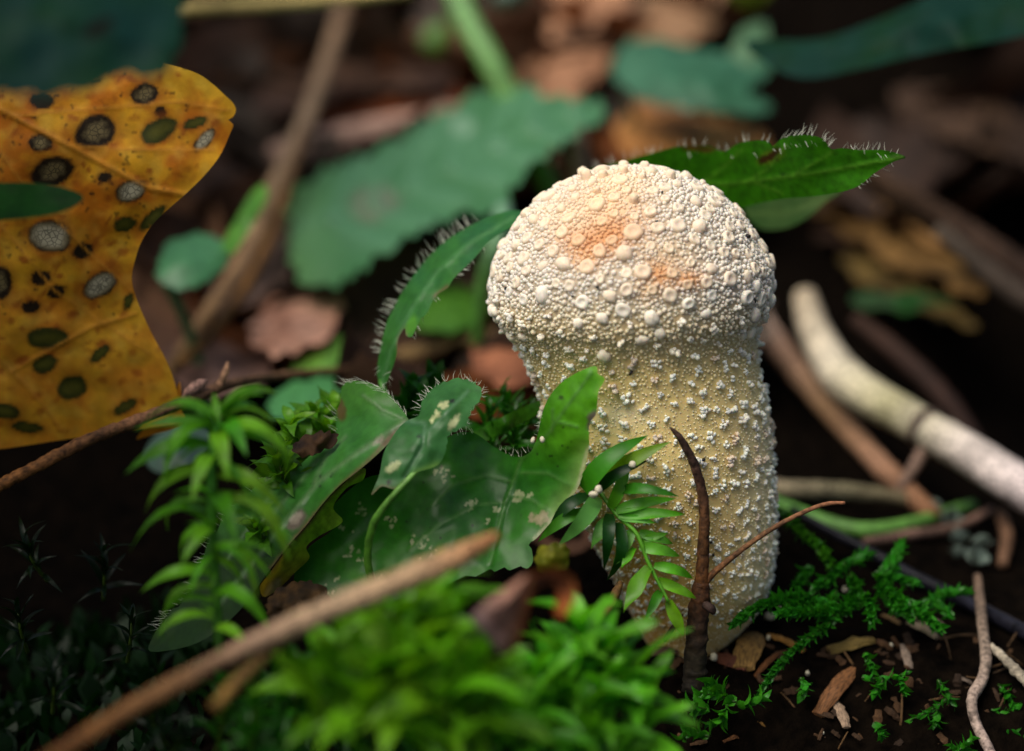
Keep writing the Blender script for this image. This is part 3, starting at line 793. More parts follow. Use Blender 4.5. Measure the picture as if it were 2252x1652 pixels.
o6 = [(1640, 450), (1720, 436), (1800, 428), (1850, 420), (1815, 445), (1790, 468), (1745, 496), (1690, 506), (1655, 490)]
o, _ = sheet('pale_leaf', o6, [(1640, 450, 2.4), (1850, 420, 2.2), (1745, 496, 3.0), (1690, 506, 3.2), (1720, 440, 2.2)], M_LEAF, plain(c(92, 134, 118), c(74, 120, 100), 60, 3), step=9, veins=[([(1650, 470), (1740, 465), (1840, 425)], 5, .03)], vcol=c(120, 160, 140))
tag(o, 'small pale blue-green leaf tip hanging below the bright toothed leaf', 'leaf')

# hairy arching leaf left of the cap
root = thing('arching_leaf', P(850, 850, .6), 'narrow hairy green leaf arching down beside the puffball cap, with a dry notch', 'leaf')
o7 = [(1150, 470), (1128, 462), (1095, 470), (1050, 488), (1010, 510), (980, 530), (945, 562), (920, 592), (896, 625), (880, 650), (862, 685), (850, 710), (840, 750), (832, 790), (830, 830), (846, 846), (862, 812), (872, 780), (876, 745), (890, 722), (893, 738), (905, 741), (915, 722), (926, 700), (938, 690), (958, 652), (985, 632), (1000, 610), (1040, 572), (1062, 545), (1090, 520), (1125, 498)]
d7 = [(1150, 470, 0.20), (1050, 488, 0.30), (945, 562, 0.30), (880, 650, 0.20), (840, 750, -0.10), (838, 830, -0.30), (876, 745, -0.60), (905, 735, -0.70), (958, 652, -0.50), (1040, 572, -0.40), (1100, 518, -0.30), (980, 570, -0.25), (910, 650, -0.30)]
def col7(U, Vv, col):
    t = np.clip((Vv - 560) / 150, 0, 1)[:, None] * .4
    col = col * (1 - t) + c(66, 128, 44) * t
    e = np.exp(-(seg_dist(U, Vv, [(985, 632), (958, 652)]) / 6) ** 2)[:, None] * .8
    col = col * (1 - e) + c(110, 84, 60) * e
    blotch(col, U, Vv, 884, 742, 9, 26, 15, c(112, 94, 76), .5)
    blotch(col, U, Vv, 905, 715, 12, 22, 15, c(84, 150, 40), .6, .8)
    return col
lam, f7 = sheet('blade', o7, d7, M_LEAF, plain(c(50, 112, 44), c(40, 100, 50), 60, 15, extra=col7), root, step=6, veins=[([(1130, 478), (1040, 530), (960, 600), (905, 680), (860, 770), (840, 840)], 4, .03)], ripple=(.04, 50), vcol=c(86, 140, 84))
hs = fringe([(1050, 488), (1010, 510), (980, 530), (945, 562), (920, 592)], f7, 40, 30, 120, 22, .2) + fringe([(920, 592), (880, 650), (850, 710), (835, 780)], f7, 46, 26, 158, 22, .2) + fringe([(1000, 610), (1040, 572), (1090, 520)], f7, 14, 14, -40, 40) + fringe([(905, 741), (926, 700), (958, 652)], f7, 12, 14, -60, 40) + fringe([(832, 790), (846, 846), (862, 812)], f7, 14, 16, -100, 60)
hs += [(R.uniform(860, 1040), 0, 0, 0, 0, 0) for _ in range(0)]
hairs(lam, hs)
stick('petiole', [(840, 838, -0.30, 9), (845, 865, -0.40, 9), (862, 915, -0.50, 8), (880, 980, -0.40, 8)], M_STALK, root, base=c(58, 120, 30), rough=.05)

# ------------------------------------------------------------------ the yellow spotted leaf
root = thing('yellow_leaf', P(150, 1000, 1.6), 'upright yellow autumn leaf covered in dark and grey oval spots', 'leaf')
oy = [(-240, 40), (-60, 60), (150, 90), (280, 118), (355, 137), (430, 160), (468, 185), (493, 208), (512, 226), (519, 242), (512, 258), (502, 264), (513, 274), (505, 296), (485, 340), (455, 380), (410, 425), (368, 462), (335, 495), (312, 530), (300, 562), (290, 610), (298, 650), (318, 700), (340, 745), (362, 785), (380, 828), (392, 870), (400, 905), (404, 925), (340, 938), (240, 952), (120, 970), (0, 988), (-120, 1000), (-240, 960), (-260, 500)]
dy = [(-240, 40, -1.00), (150, 90, -1.10), (430, 160, -0.90), (519, 242, -0.75), (410, 425, -0.85), (300, 562, -0.70), (290, 610, -0.60), (362, 785, -0.30), (404, 925, -0.05), (120, 970, -0.10), (-240, 960, -0.20), (-250, 500, -0.70), (100, 300, -1.35), (100, 600, -0.95), (150, 800, -0.50), (300, 300, -1.10), (60, 450, -1.20)]
spots = [(92, 222, 27, 18, 0, 'd'), (318, 207, 31, 24, -20, 'p'), (210, 290, 47, 36, -28, 'p'), (353, 247, 13, 13, 0, 'd'), (350, 287, 44, 25, -28, 'g'), (430, 270, 28, 12, -18, 'g'), (450, 308, 32, 14, -48, 'w'), (90, 315, 27, 21, 0, 'p'), (115, 378, 48, 32, -20, 'p'), (230, 390, 16, 11, -10, 'd'), (288, 420, 36, 24, -25, 'w'), (275, 493, 25, 17, -15, 'g'), (335, 480, 38, 13, -45, 'g'), (110, 520, 49, 37, 8, 'w'), (183, 552, 24, 17, -15, 'd'), (2, 622, 24, 37, 0, 'p'), (90, 612, 22, 16, 0, 'd'), (123, 642, 19, 15, -20, 'd'), (68, 675, 20, 13, -5, 'd'), (220, 627, 42, 25, -35, 'w'), (282, 663, 9, 20, 20, 'g'), (105, 744, 47, 24, 0, 'g'), (98, 801, 29, 20, -20, 'g'), (220, 778, 27, 12, -40, 'g'), (158, 853, 34, 27, -15, 'g'), (275, 895, 29, 12, -30, 'g'), (12, 905, 32, 18, 10, 'g'), (205, 172, 15, 11, 0, 'd'), (-80, 300, 40, 30, 0, 'p'), (-90, 500, 40, 28, 20, 'g'), (-120, 720, 36, 28, 20, 'd'), (60, 940, 35, 12, 5, 'g')]
def coly(U, Vv):
    q = np.clip(.5 + 1.5 * nz2(U, Vv, 1 / 80, 4.0, 4), 0, 1)[:, None]
    col = c(220, 162, 34) * (1 - q) + c(194, 114, 20) * q
    t = np.clip((Vv - 450) / 300, 0, 1)[:, None] * .35
    col = col * (1 - t) + c(222, 168, 52) * t
    q2 = np.clip(nz2(U, Vv, 1 / 40, 31.0, 2) * 1.4, 0, 1)[:, None] * .5
    col = col * (1 - q2) + c(226, 182, 70) * q2
    t = np.clip((250 - Vv) / 90, 0, 1)[:, None] * np.clip((U - 330) / 80, 0, 1)[:, None] * .6
    col = col * (1 - t) + c(190, 164, 40) * t
    rr = random.Random(5)
    for _ in range(330):
        blotch(col, U, Vv, rr.uniform(-200, 480), rr.uniform(110, 980), rr.uniform(3, 16), rr.uniform(3, 9), rr.uniform(-60, 20), c(160, 84, 18), .8, rr.uniform(.3, .9), .3)
    for _ in range(150):
        blotch(col, U, Vv, rr.uniform(-100, 420), rr.uniform(120, 700), rr.uniform(2.5, 5), rr.uniform(2.5, 5), 0, c(40, 24, 10), .6, rr.uniform(.5, .9), 0)
    mask = np.zeros(len(U))
    for (cu, cv, a, b, an, k) in spots:
        blotch(col, U, Vv, cu, cv, a * 1.35, b * 1.35, an, c(150, 78, 16), .7, .6, .2)
        dark = c(36, 25, 8) if k in 'pdw' else c(50, 54, 12)
        blotch(col, U, Vv, cu, cv, a, b, an, dark, .18, 1, .12)
        if k == 'p': m = blotch(col, U, Vv, cu, cv, a * .52, b * .52, an, c(128, 114, 78), .6, .95, .4); mask = np.maximum(mask, m)
        elif k == 'w':
            blotch(col, U, Vv, cu, cv, a * .86, b * .84, an, c(104, 90, 56), .3, .9, .1)
            m = blotch(col, U, Vv, cu, cv, a * .72, b * .66, an, c(176, 170, 146), .5, .95, .2); mask = np.maximum(mask, m)
        elif k == 'g': blotch(col, U, Vv, cu, cv, a * .6, b * .5, an, c(92, 90, 26), .9, .6, .3)
    return np.concatenate([col, mask[:, None]], 1)
vy = [([(-260, 130), (-60, 210), (150, 320), (330, 415), (420, 430)], 5, .03), ([(-60, 210), (120, 190), (340, 145)], 3, .01), ([(30, 255), (200, 240), (400, 225), (505, 245)], 3, .01), ([(150, 320), (300, 330), (470, 330)], 3, .01), ([(-260, 600), (-60, 740), (60, 850), (140, 950)], 4, .02), ([(-30, 290), (60, 420), (200, 560), (290, 640)], 3, .01), ([(-180, 200), (-60, 420), (120, 640), (330, 780)], 3, .01), ([(20, 820), (200, 720), (300, 690)], 3.5, .02)]
lam, fY = sheet('blade', oy, dy, M_YEL, coly, root, step=6, veins=vy, ripple=(.07, 120), vcol=c(205, 140, 45))
# its narrow folded tail behind the twig
sheet('folded_tail', [(395, 840), (400, 905), (402, 935), (330, 958), (300, 965), (330, 930), (375, 900)], [(395, 840, -0.10), (402, 935, 0.10), (300, 965, 0.20), (360, 920, 0.00)], M_YEL, lambda U, Vv: np.concatenate([plain(c(214, 150, 40), c(196, 128, 30), 40)(U, Vv), np.zeros((len(U), 1))], 1), root, step=8)

# ------------------------------------------------------------------ dark soft leaves close to the lens
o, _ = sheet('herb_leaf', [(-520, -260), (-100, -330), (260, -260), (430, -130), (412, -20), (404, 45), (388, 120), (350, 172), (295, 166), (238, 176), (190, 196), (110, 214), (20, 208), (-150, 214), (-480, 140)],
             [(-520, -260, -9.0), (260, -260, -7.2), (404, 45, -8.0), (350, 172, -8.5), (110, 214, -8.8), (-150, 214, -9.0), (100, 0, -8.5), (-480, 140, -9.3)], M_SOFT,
             plain(c(12, 46, 42), c(12, 48, 28), 150, 21, extra=lambda U, Vv, col: (blotch(col, U, Vv, 215, 62, 34, 16, -30, c(14, 14, 8), .6), col)[1]), step=12, tooth=(90, 14, None), veins=[([(-300, -100), (60, 20), (360, 110)], 8, .05)], ripple=(.1, 150))  # leaf colour lowered to carry the shade of the top left corner
tag(o, 'teal soft-edged leaf, shade painted into its dark colour, hanging over the top of the yellow spotted leaf', 'leaf')
o, _ = sheet('herb_leaf', [(-260, 380), (-80, 404), (20, 402), (90, 404), (150, 416), (184, 436), (140, 465), (60, 480), (-60, 486), (-240, 470)], [(-260, 380, -4.1), (-240, 470, -4.3), (90, 404, -4.0), (184, 436, -4.2), (60, 480, -4.4), (40, 440, -4.0)], M_SOFT, plain(c(16, 62, 12), c(12, 48, 12), 80, 22), step=9, veins=[([(-240, 425), (0, 440), (180, 436)], 5, .04)])
tag(o, 'small dark green leaf tip crossing the yellow spotted leaf', 'leaf')

# ------------------------------------------------------------------ leaves and stalks behind
root = thing('ribbed_leaf', P(1100, 470, 7), 'large blurred blue-green ribbed leaf tilted behind the arching leaf', 'leaf')
o4 = [(636, 490), (640, 445), (690, 385), (770, 352), (860, 314), (960, 252), (1050, 204), (1110, 183), (1150, 190), (1240, 214), (1335, 232), (1290, 282), (1225, 322), (1150, 384), (1118, 430), (1108, 470), (1085, 466), (1000, 476), (920, 510), (850, 552), (785, 600), (720, 632), (660, 612), (636, 550)]
d4 = [(636, 490, 9.3), (690, 385, 10.4), (860, 314, 11.0), (1110, 183, 11.4), (1335, 232, 9.8), (1150, 384, 8.0), (1108, 470, 7.0), (920, 510, 7.6), (720, 632, 7.6), (850, 450, 9.0), (1050, 330, 9.4), (1220, 260, 9.6)]
mid4 = [(640, 500), (800, 455), (950, 385), (1100, 310), (1220, 255), (1335, 232)]
def col4(U, Vv, col):
    blotch(col, U, Vv, 822, 447, 48, 34, -15, c(120, 108, 96), .8, .9); blotch(col, U, Vv, 1017, 278, 24, 20, 0, c(150, 182, 156), .7, .9, .1); blotch(col, U, Vv, 1095, 320, 16, 12, 0, c(140, 172, 150), .7, .8, .1)
    t = np.clip((760 - U) / 120, 0, 1)[:, None] * .4
    return col * (1 - t) + c(110, 160, 90) * t
sheet('blade', o4, d4, M_BGL, plain(c(72, 128, 84), c(58, 116, 66), 110, 23, extra=col4), root, step=9, tooth=(52, 22, None), veins=[(mid4, 6, .05)] + pinnate(mid4, 7, 62, lambda t: 150 * (1 - .5 * t), 13, .14), ripple=(.12, 120), vcol=c(86, 140, 100))
stick('petiole', [(1108, 462, 7.0, 22), (1100, 500, 6.6, 20), (1080, 560, 6.4, 18), (1060, 640, 6.6, 16), (1050, 760, 7, 14)], M_STALK, root, base=[c(110, 150, 120), c(80, 130, 60), c(60, 110, 40)], rough=.05)

def bgleaf(name, label, out, d, rgb, rgb2=None, mat=None, step=14, vein=None, cat='leaf', group=None, tilt=(0, 0), rip=.15):
    """a leaf further back: picture outline, mean depth, tilt in cm of depth per 100 units"""
    cu = np.mean([p[0] for p in out]); cv = np.mean([p[1] for p in out])
    if mat is M_DRY: d = min(on_ground(cu, cv, 1.2), d + 4)
    dp = [(p[0], p[1], d + tilt[0] * (p[0] - cu) / 100 + tilt[1] * (p[1] - cv) / 100) for p in out] + [(cu, cv, d - .35)]
    root = None
    if vein is not None:
        f0 = rbf(dp); bu_, bv_ = vein[0]; db_ = float(f0(np.array([bu_]), np.array([bv_]))[0])
        root = thing(name, P(bu_, bv_, db_), label, cat, group)
    o, f = sheet('blade' if root else name, out, dp, mat or M_BGL, plain(rgb, rgb2, 90, R.random() * 50), root, step=step, ripple=(rip, 90), tooth=(64, 16, None) if mat is M_DRY else ((44, 9, None) if vein and mat is not M_SOFT else None), veins=[(vein, 6, .05)] + pinnate(vein, 4, 50, lambda t: 90, 6, .03) if vein else (), vcol=np.asarray(rgb) * 1.25 if vein else None)
    if root is not None:
        a_ = P(bu_, bv_, db_); gx_, gy_ = a_[0] / CM + .6, a_[1] / CM + 1.2; gz_ = ground_z(gx_, gy_) - .2
        e_ = np.array([gx_, gy_, gz_]) * CM; m_ = a_ * .45 + e_ * .55 + np.array([.2, .35, .25]) * CM
        pts = np.array([a_ * (1 - t) ** 2 + 2 * m_ * t * (1 - t) + e_ * t * t for t in np.linspace(0, 1, 9)])
        V, F = tube_vf(pts, np.linspace(.07, .1, 9) * CM, 7, .05); obj('petiole', V, F, M_STALK, root, np.tile(np.asarray(rgb) * .8, (len(V), 1)))
        return root
    return tag(o, label, cat, group)
L_ = M_LEAF
bgleaf('herb_leaf', 'blurred dark green leaf with paler end behind the tan twig by the far stalks', [(1345, 140), (1380, 95), (1450, 85), (1540, 110), (1600, 120), (1660, 150), (1680, 130), (1690, 160), (1640, 200), (1690, 225), (1680, 250), (1580, 245), (1480, 235), (1400, 210), (1360, 180)], 12, c(54, 110, 80), c(34, 88, 56), vein=[(1350, 150), (1480, 180), (1660, 200)], tilt=(0, -1.2))
bgleaf('herb_leaf', 'small blurred leaf spray rising beside the far dark green leaf', [(1600, 130), (1640, 60), (1680, 50), (1690, 90), (1700, 140), (1660, 180), (1620, 170)], 13, c(84, 120, 84), c(60, 100, 60), vein=[(1610, 160), (1650, 110), (1680, 60)], tilt=(0, -1))
bgleaf('herb_leaf', 'long teal leaf, shade painted into its dark colour, sweeping across the shadow above the toothed leaf', [(1640, 90), (1800, 85), (1960, 30), (2150, -60), (2420, -160), (2600, -60), (2420, 20), (2252, 78), (2050, 115), (1900, 150), (1780, 172), (1700, 150)], 5.5, c(12, 46, 38), c(10, 44, 22), M_SOFT, vein=[(2500, -90), (2150, 20), (1900, 100), (1680, 120)], tilt=(-.35, -.8))  # base colour lowered where no shade reaches the top right leaf
bgleaf('herb_leaf', 'bright blurred grass-green leaf just left of the green stalk', [(925, 90), (950, 55), (1000, 40), (1045, 60), (1050, 100), (1000, 122), (950, 115)], 17, c(76, 132, 16), c(60, 112, 14))
bgleaf('herb_leaf', 'round mint green leaf on a bright stalk beside the yellow leaf', [(345, 590), (360, 545), (400, 520), (450, 515), (490, 530), (505, 560), (480, 600), (430, 632), (380, 635), (350, 618)], 5.2, c(74, 136, 88), c(60, 122, 74), vein=[(350, 600), (420, 575), (500, 540)], tilt=(.2, -1))
bgleaf('grass_blade', 'short bright green blade rising from the mint green leaf', [(488, 540), (520, 480), (550, 430), (578, 405), (590, 425), (570, 470), (540, 520), (510, 560)], 5.6, c(84, 146, 36), c(70, 130, 26), cat='grass', tilt=(0, -1))
bgleaf('herb_leaf', 'green blurred leaf low behind the hairy arching leaf', [(900, 650), (960, 610), (1040, 600), (1090, 640), (1060, 700), (1000, 730), (930, 725), (900, 700)], 8, c(72, 124, 30), c(52, 100, 26), vein=[(905, 690), (980, 665), (1080, 640)], tilt=(0, -2))
bgleaf('herb_leaf', 'bright lime blurred leaf beside the pinkish dry leaf', [(640, 800), (700, 765), (740, 745), (785, 750), (780, 790), (740, 815), (690, 825), (650, 825)], 6.5, c(104, 156, 52), c(86, 140, 60), vein=[(650, 815), (720, 785), (780, 760)], tilt=(0, -2))
bgleaf('herb_leaf', 'mint green blurred leaf behind the tall star moss', [(590, 880), (640, 845), (720, 830), (790, 840), (800, 880), (740, 920), (660, 930), (600, 915)], 4.2, c(84, 160, 90), c(72, 148, 70), vein=[(600, 900), (690, 870), (790, 850)], tilt=(0, -2))
bgleaf('herb_leaf', 'dull grey-green leaf below the yellow leaf and behind the twig', [(320, 990), (360, 945), (420, 930), (470, 960), (440, 1010), (370, 1040), (330, 1030)], 3.0, c(84, 116, 96), c(64, 92, 80), tilt=(0, -1.2))
bgleaf('herb_leaf', 'yellow-green leaf edge at the top of the dark hollow', [(1590, -60), (1680, -70), (1700, -20), (1660, 18), (1620, 10), (1600, -20)], 11, c(120, 140, 20), c(96, 112, 20))
bgleaf('herb_leaf', 'tiny green leaf behind the pale forked stick', [(1870, 655), (1920, 638), (1950, 650), (2010, 640), (2100, 668), (2040, 672), (1990, 692), (1950, 676), (1900, 682)], 9, c(26, 84, 18), c(40, 70, 12), tilt=(0, -2))
bgleaf('herb_leaf', 'small dark green leaf end beside the green stalk at the back', [(1075, 0), (1110, -30), (1170, -40), (1150, 5), (1110, 20)], 15, c(60, 96, 80), c(40, 80, 60))
D_ = M_DRY
bgleaf('dry_leaf', 'pale pink-brown dry leaf blurred between the yellow leaf and the mushroom', [(545, 740), (570, 690), (620, 650), (680, 632), (740, 640), (748, 690), (720, 740), (660, 770), (600, 782)], 8.5, c(206, 158, 134), c(172, 122, 98), D_, tilt=(0, -2.5))
bgleaf('dry_leaf', 'rusty red-brown dry leaf far behind the big ribbed leaf', [(640, 265), (720, 225), (850, 200), (960, 195), (1040, 200), (1000, 240), (880, 262), (760, 272)], 15, c(112, 56, 20), c(70, 32, 12), D_, tilt=(0, -2.5))
bgleaf('dry_leaf', 'dark brown dry leaf far behind the rusty one', [(560, 250), (600, 120), (720, 60), (880, 90), (1000, 140), (960, 190), (800, 200), (680, 230)], 19, c(84, 60, 44), c(56, 38, 28), D_, tilt=(0, -3))
bgleaf('dry_leaf', 'warm brown dry leaf tucked behind the left of the stalk', [(1030, 790), (1060, 755), (1130, 730), (1190, 750), (1200, 830), (1120, 850), (1060, 830)], 5.5, c(150, 96, 68), c(110, 66, 44), D_, tilt=(0, -2))
bgleaf('dry_leaf', 'tall beige dry leaf standing far behind beside the green stalk', [(1180, 260), (1190, 150), (1210, 40), (1240, -60), (1380, -60), (1370, 60), (1330, 150), (1280, 200), (1240, 290)], 16, c(176, 130, 98), c(140, 98, 70), D_, tilt=(0, -1.6))
bgleaf('dry_leaf', 'pale tan dry leaf behind the far dark green leaf', [(1380, 80), (1440, -20), (1560, -60), (1650, -40), (1600, 40), (1520, 90), (1450, 110)], 18, c(150, 116, 86), c(104, 78, 54), D_, tilt=(0, -2))
bgleaf('dry_leaf', 'orange-tan dry leaf peeping over the bright toothed leaf', [(1350, 300), (1380, 240), (1440, 230), (1520, 250), (1600, 270), (1680, 300), (1690, 330), (1600, 335), (1480, 340), (1400, 345)], 9, c(186, 130, 72), c(140, 92, 46), D_, tilt=(0, -2))
bgleaf('dry_leaf', 'mustard dry leaf lying right of the mushroom cap', [(1790, 445), (1850, 432), (1940, 470), (2040, 520), (2110, 585), (2170, 650), (2100, 640), (2060, 610), (1960, 585), (1900, 530), (1840, 505)], 10, c(118, 88, 44), c(84, 60, 24), D_, tilt=(0, -2.4))
bgleaf('dry_leaf', 'dim brown dry leaf in the dark hollow beyond the toothed leaf', [(1980, 190), (2100, 200), (2250, 250), (2420, 330), (2380, 400), (2200, 340), (2050, 290), (1970, 240)], 15, c(66, 48, 34), c(46, 32, 22), D_, tilt=(0, -2))
bgleaf('dry_leaf', 'greyish brown dry leaf behind the round mint green leaf', [(470, 700), (560, 660), (640, 600), (640, 500), (560, 520), (480, 620), (430, 690)], 11, c(110, 88, 76), c(70, 54, 46), D_, tilt=(0, -2))
bgleaf('dry_leaf', 'mauve-brown dry leaf behind the yellow leaf edge', [(340, 800), (420, 740), (520, 730), (600, 780), (560, 850), (440, 870)], 7, c(122, 94, 84), c(84, 60, 50), D_, tilt=(0, -2.4))

bgleaf('dry_leaf', 'narrow olive dry leaf streak under the mustard leaf', [(1850, 560), (1920, 575), (2010, 620), (2110, 680), (2150, 720), (2060, 700), (1950, 650), (1880, 610)], 9, c(104, 84, 40), c(70, 56, 24), D_, tilt=(0, -2.4))
bgleaf('dry_leaf', 'thin tan dry leaf strip in front of the dark branch', [(1900, 420), (1980, 440), (2070, 500), (2130, 560), (2060, 540), (1960, 480)], 9, c(150, 112, 66), c(112, 80, 40), D_, tilt=(0, -2.4))
def scrap(name, label, out, d, rgb, rgb2, mat, cat='leaf', tilt=(0, 0)):
    cu = np.mean([p[0] for p in out]); cv = np.mean([p[1] for p in out])
    o, _ = sheet(name, out, [(p[0], p[1], d + tilt[1] * (p[1] - cv) / 100 + R.uniform(-.08, .08)) for p in out] + [(cu, cv, d - .2)], mat, plain(rgb, rgb2, 30, R.random() * 40), step=6, ripple=(.12, 30), tooth=(26, 9, None))
    return tag(o, label, cat)
scrap('dry_leaf', 'crumpled dark brown dry leaf scrap under the yellow folded margin', [(585, 1325), (630, 1285), (690, 1280), (725, 1310), (715, 1360), (650, 1378), (600, 1362)], -2.5, c(74, 52, 24), c(34, 24, 12), M_DRY, tilt=(0, -.6))
scrap('dry_leaf', 'small dark brown leaf scrap between star moss and hairy leaf', [(640, 985), (680, 955), (730, 950), (745, 968), (715, 990), (665, 1005)], -1.5, c(66, 44, 20), c(36, 22, 12), M_DRY, tilt=(0, -.5))
scrap('young_leaf', 'small olive-yellow rounded leaf behind the curled dry leaf', [(1176, 1240), (1185, 1208), (1215, 1194), (1246, 1200), (1252, 1230), (1235, 1258), (1200, 1262)], -3.2, c(120, 120, 28), c(92, 100, 22), M_LEAFM)
# stalks and sticks behind
def twig(name, label, cat, ctrl, base, group=None, mat=None, sides=10, rough=.15, step=12, extra=()):
    ctrl = [(p[0], p[1], min(p[2], on_ground(p[0], p[1], p[3] / K + .05)), p[3]) for p in ctrl]
    if extra:
        p0 = P(*ctrl[0][:3]); root = thing(name, p0, label, cat, group)
        stick('shaft', ctrl, mat or M_WOOD, root, sides, rough, step, base=base)
        for (nm, ct, bs) in extra: stick(nm, ct, mat or M_WOOD, root, 8, rough, step, base=bs)
        return root
    o = stick(name, ctrl, mat or M_WOOD, None, sides, rough, step, base=base)
    return tag(o, label, cat, group)
twig('green_stalk', 'thick blurred green plant stalk passing behind the big ribbed leaf', 'stalk', [(985, -60, 12, 28), (1025, 40, 11.6, 28), (1070, 120, 11.2, 29), (1120, 215, 11, 28), (1165, 320, 10.8, 26), (1205, 400, 10.6, 24), (1250, 500, 10.4, 22), (1300, 620, 10.2, 20)], [c(98, 142, 82), c(92, 138, 66), c(76, 118, 40)], mat=M_STALK, rough=.05)
twig('straw', 'pale yellow straw lying across behind the dark teal leaf', 'straw', [(330, 26, 8, 12), (420, 18, 8, 14), (600, 8, 9, 14), (760, -6, 10, 12), (900, -20, 11, 10)], c(214, 190, 120), rough=.06)
twig('dry_stalk', 'tan grass stalk slanting down behind the yellow leaf', 'stalk', [(770, -40, 15, 20), (735, 90, 13.5, 20), (690, 220, 12, 20), (640, 340, 10.5, 22), (590, 440, 9.5, 20), (540, 560, 8.5, 18), (450, 700, 7, 16), (370, 820, 5.8, 14), (340, 900, 5, 12)], [c(120, 92, 66), c(158, 132, 104), c(150, 118, 84), c(110, 80, 40)], rough=.05)
twig('dry_stalk', 'thin dark brown stalk crossing the tan grass stalk', 'stalk', [(672, 280, 10, 9), (630, 420, 9, 10), (590, 530, 8, 11), (540, 630, 7, 12), (470, 730, 6, 12), (400, 800, 5.2, 10)], [c(96, 72, 50), c(112, 76, 34), c(96, 66, 26)], rough=.08)
twig('dry_stalk', 'broad pinkish tan stalk lying level behind the ribbed leaf', 'stalk', [(600, 345, 12, 28), (700, 318, 12.5, 34), (800, 298, 13, 36), (960, 270, 13.5, 34), (1080, 250, 14, 30)], [c(166, 134, 116), c(176, 142, 124), c(160, 124, 104)], rough=.08)
twig('stick', 'upright pale brown stick between the ribbed leaf and toothed leaf', 'stick', [(1262, 250, 11, 20), (1270, 330, 10.6, 22), (1276, 420, 10.2, 22), (1280, 540, 9.8, 20)], c(150, 120, 98))
twig('stick', 'brown stick lying level behind the arching leaf', 'stick', [(820, 800, 7.5, 14), (920, 775, 7.4, 18), (1010, 755, 7.2, 20), (1120, 735, 7, 22), (1260, 715, 7, 20)], [c(110, 88, 50), c(120, 96, 62), c(100, 70, 46)])
root = twig('forked_stick', 'thick pale bone-coloured stick bent like an elbow right of the mushroom', 'stick', [(1770, 650, 8.5, 26), (1785, 710, 8, 34), (1812, 770, 7.4, 40), (1850, 825, 6.8, 46), (1905, 868, 6.2, 44), (1975, 905, 5.6, 42), (2040, 945, 5.0, 42), (2110, 985, 4.6, 44), (2190, 1035, 4.2, 46), (2290, 1095, 3.8, 48), (2420, 1170, 3.4, 46)],
     [c(176, 160, 134), c(204, 194, 172), c(178, 172, 132), c(206, 194, 184), c(200, 186, 184), c(190, 172, 168)], rough=.07, extra=[('side_branch', [(2045, 965, 5.0, 16), (2020, 1010, 4.9, 14), (1990, 1060, 4.9, 13), (1975, 1100, 5, 12)], c(128, 104, 90))])
pts, rad, a = stick_pts([(2026, 936, 5.1, 45), (2034, 941, 5.05, 47), (2042, 946, 5.0, 45)], 3)
V, F = tube_vf(pts, rad, 12, .1, 3); obj('node_ring', V, F, M_WOOD, root, np.tile(c(74, 60, 52), (len(V), 1)))
twig('stick', 'long brown stick slanting down from the mushroom towards the soil', 'stick', [(1640, 640, 9, 24), (1690, 735, 8.5, 28), (1760, 825, 8, 27), (1840, 915, 7.4, 26), (1930, 1015, 6.6, 26), (2000, 1085, 6, 24), (2055, 1135, 5.5, 20)], [c(206, 188, 176), c(176, 140, 116), c(150, 118, 86), c(156, 118, 92), c(132, 92, 62)])
twig('stick', 'grey olive stick lying level behind the foot of the mushroom', 'stick', [(1660, 1070, 6, 18), (1760, 1078, 5.8, 20), (1860, 1082, 5.6, 20), (1960, 1092, 5.4, 16), (2040, 1110, 5.2, 12)], [c(150, 136, 110), c(128, 120, 92), c(110, 96, 70)])
twig('grass_blade', 'curved green grass blade sagging behind the moss beside the mushroom', 'grass', [(1640, 1070, 4.6, 12), (1720, 1112, 4.4, 16), (1800, 1145, 4.2, 18), (1890, 1166, 4.2, 18), (1980, 1158, 4.4, 17), (2060, 1135, 4.8, 15), (2140, 1110, 5.2, 12)], [c(84, 140, 50), c(96, 146, 62), c(88, 136, 56)], mat=M_STALK, rough=.04)
twig('black_stalk', 'glossy blue-black wiry stalk running down behind the mossy hummock', 'stalk', [(1740, 1118, 3, 8), (1800, 1155, 2.7, 11), (1900, 1208, 2.3, 12), (2000, 1262, 1.9, 13), (2100, 1312, 1.5, 15), (2200, 1362, 1.1, 17), (2320, 1425, .6, 18), (2450, 1490, 0, 18)], c(26, 26, 34), mat=M_SHINY, rough=.04)
twig('stick', 'dark brown branch crossing the shade behind the toothed leaf', 'stick', [(1860, 360, 9, 22), (1960, 420, 9.5, 32), (2080, 495, 10, 36), (2200, 570, 10, 38), (2340, 660, 10, 36)], [c(96, 72, 52), c(74, 54, 40), c(64, 46, 36)])
twig('stick', 'dull grey branch low in the hollow right of the mustard leaf', 'stick', [(2060, 500, 8, 16), (2140, 570, 8, 22), (2230, 640, 8, 26), (2330, 700, 8, 26)], [c(96, 84, 72), c(84, 70, 60)])
twig('stick', 'dark red-brown stick half lost in the hollow behind the pale stick', 'stick', [(1880, 700, 9, 16), (1990, 790, 8.6, 22), (2080, 880, 8.2, 22), (2150, 980, 8, 20)], [c(60, 40, 30), c(46, 28, 22)])
twig('twig', 'pinkish dry twig resting on the grass blade behind the moss', 'twig', [(1900, 1192, 4.2, 10), (2000, 1176, 4.2, 12), (2100, 1160, 4.4, 11), (2180, 1120, 4.8, 8)], c(122, 94, 80))
twig('twig', 'short orange-brown twig among lichen behind the black stalk', 'twig', [(2200, 1130, 5, 14), (2215, 1180, 4.8, 15), (2205, 1240, 4.6, 13)], c(112, 82, 60))
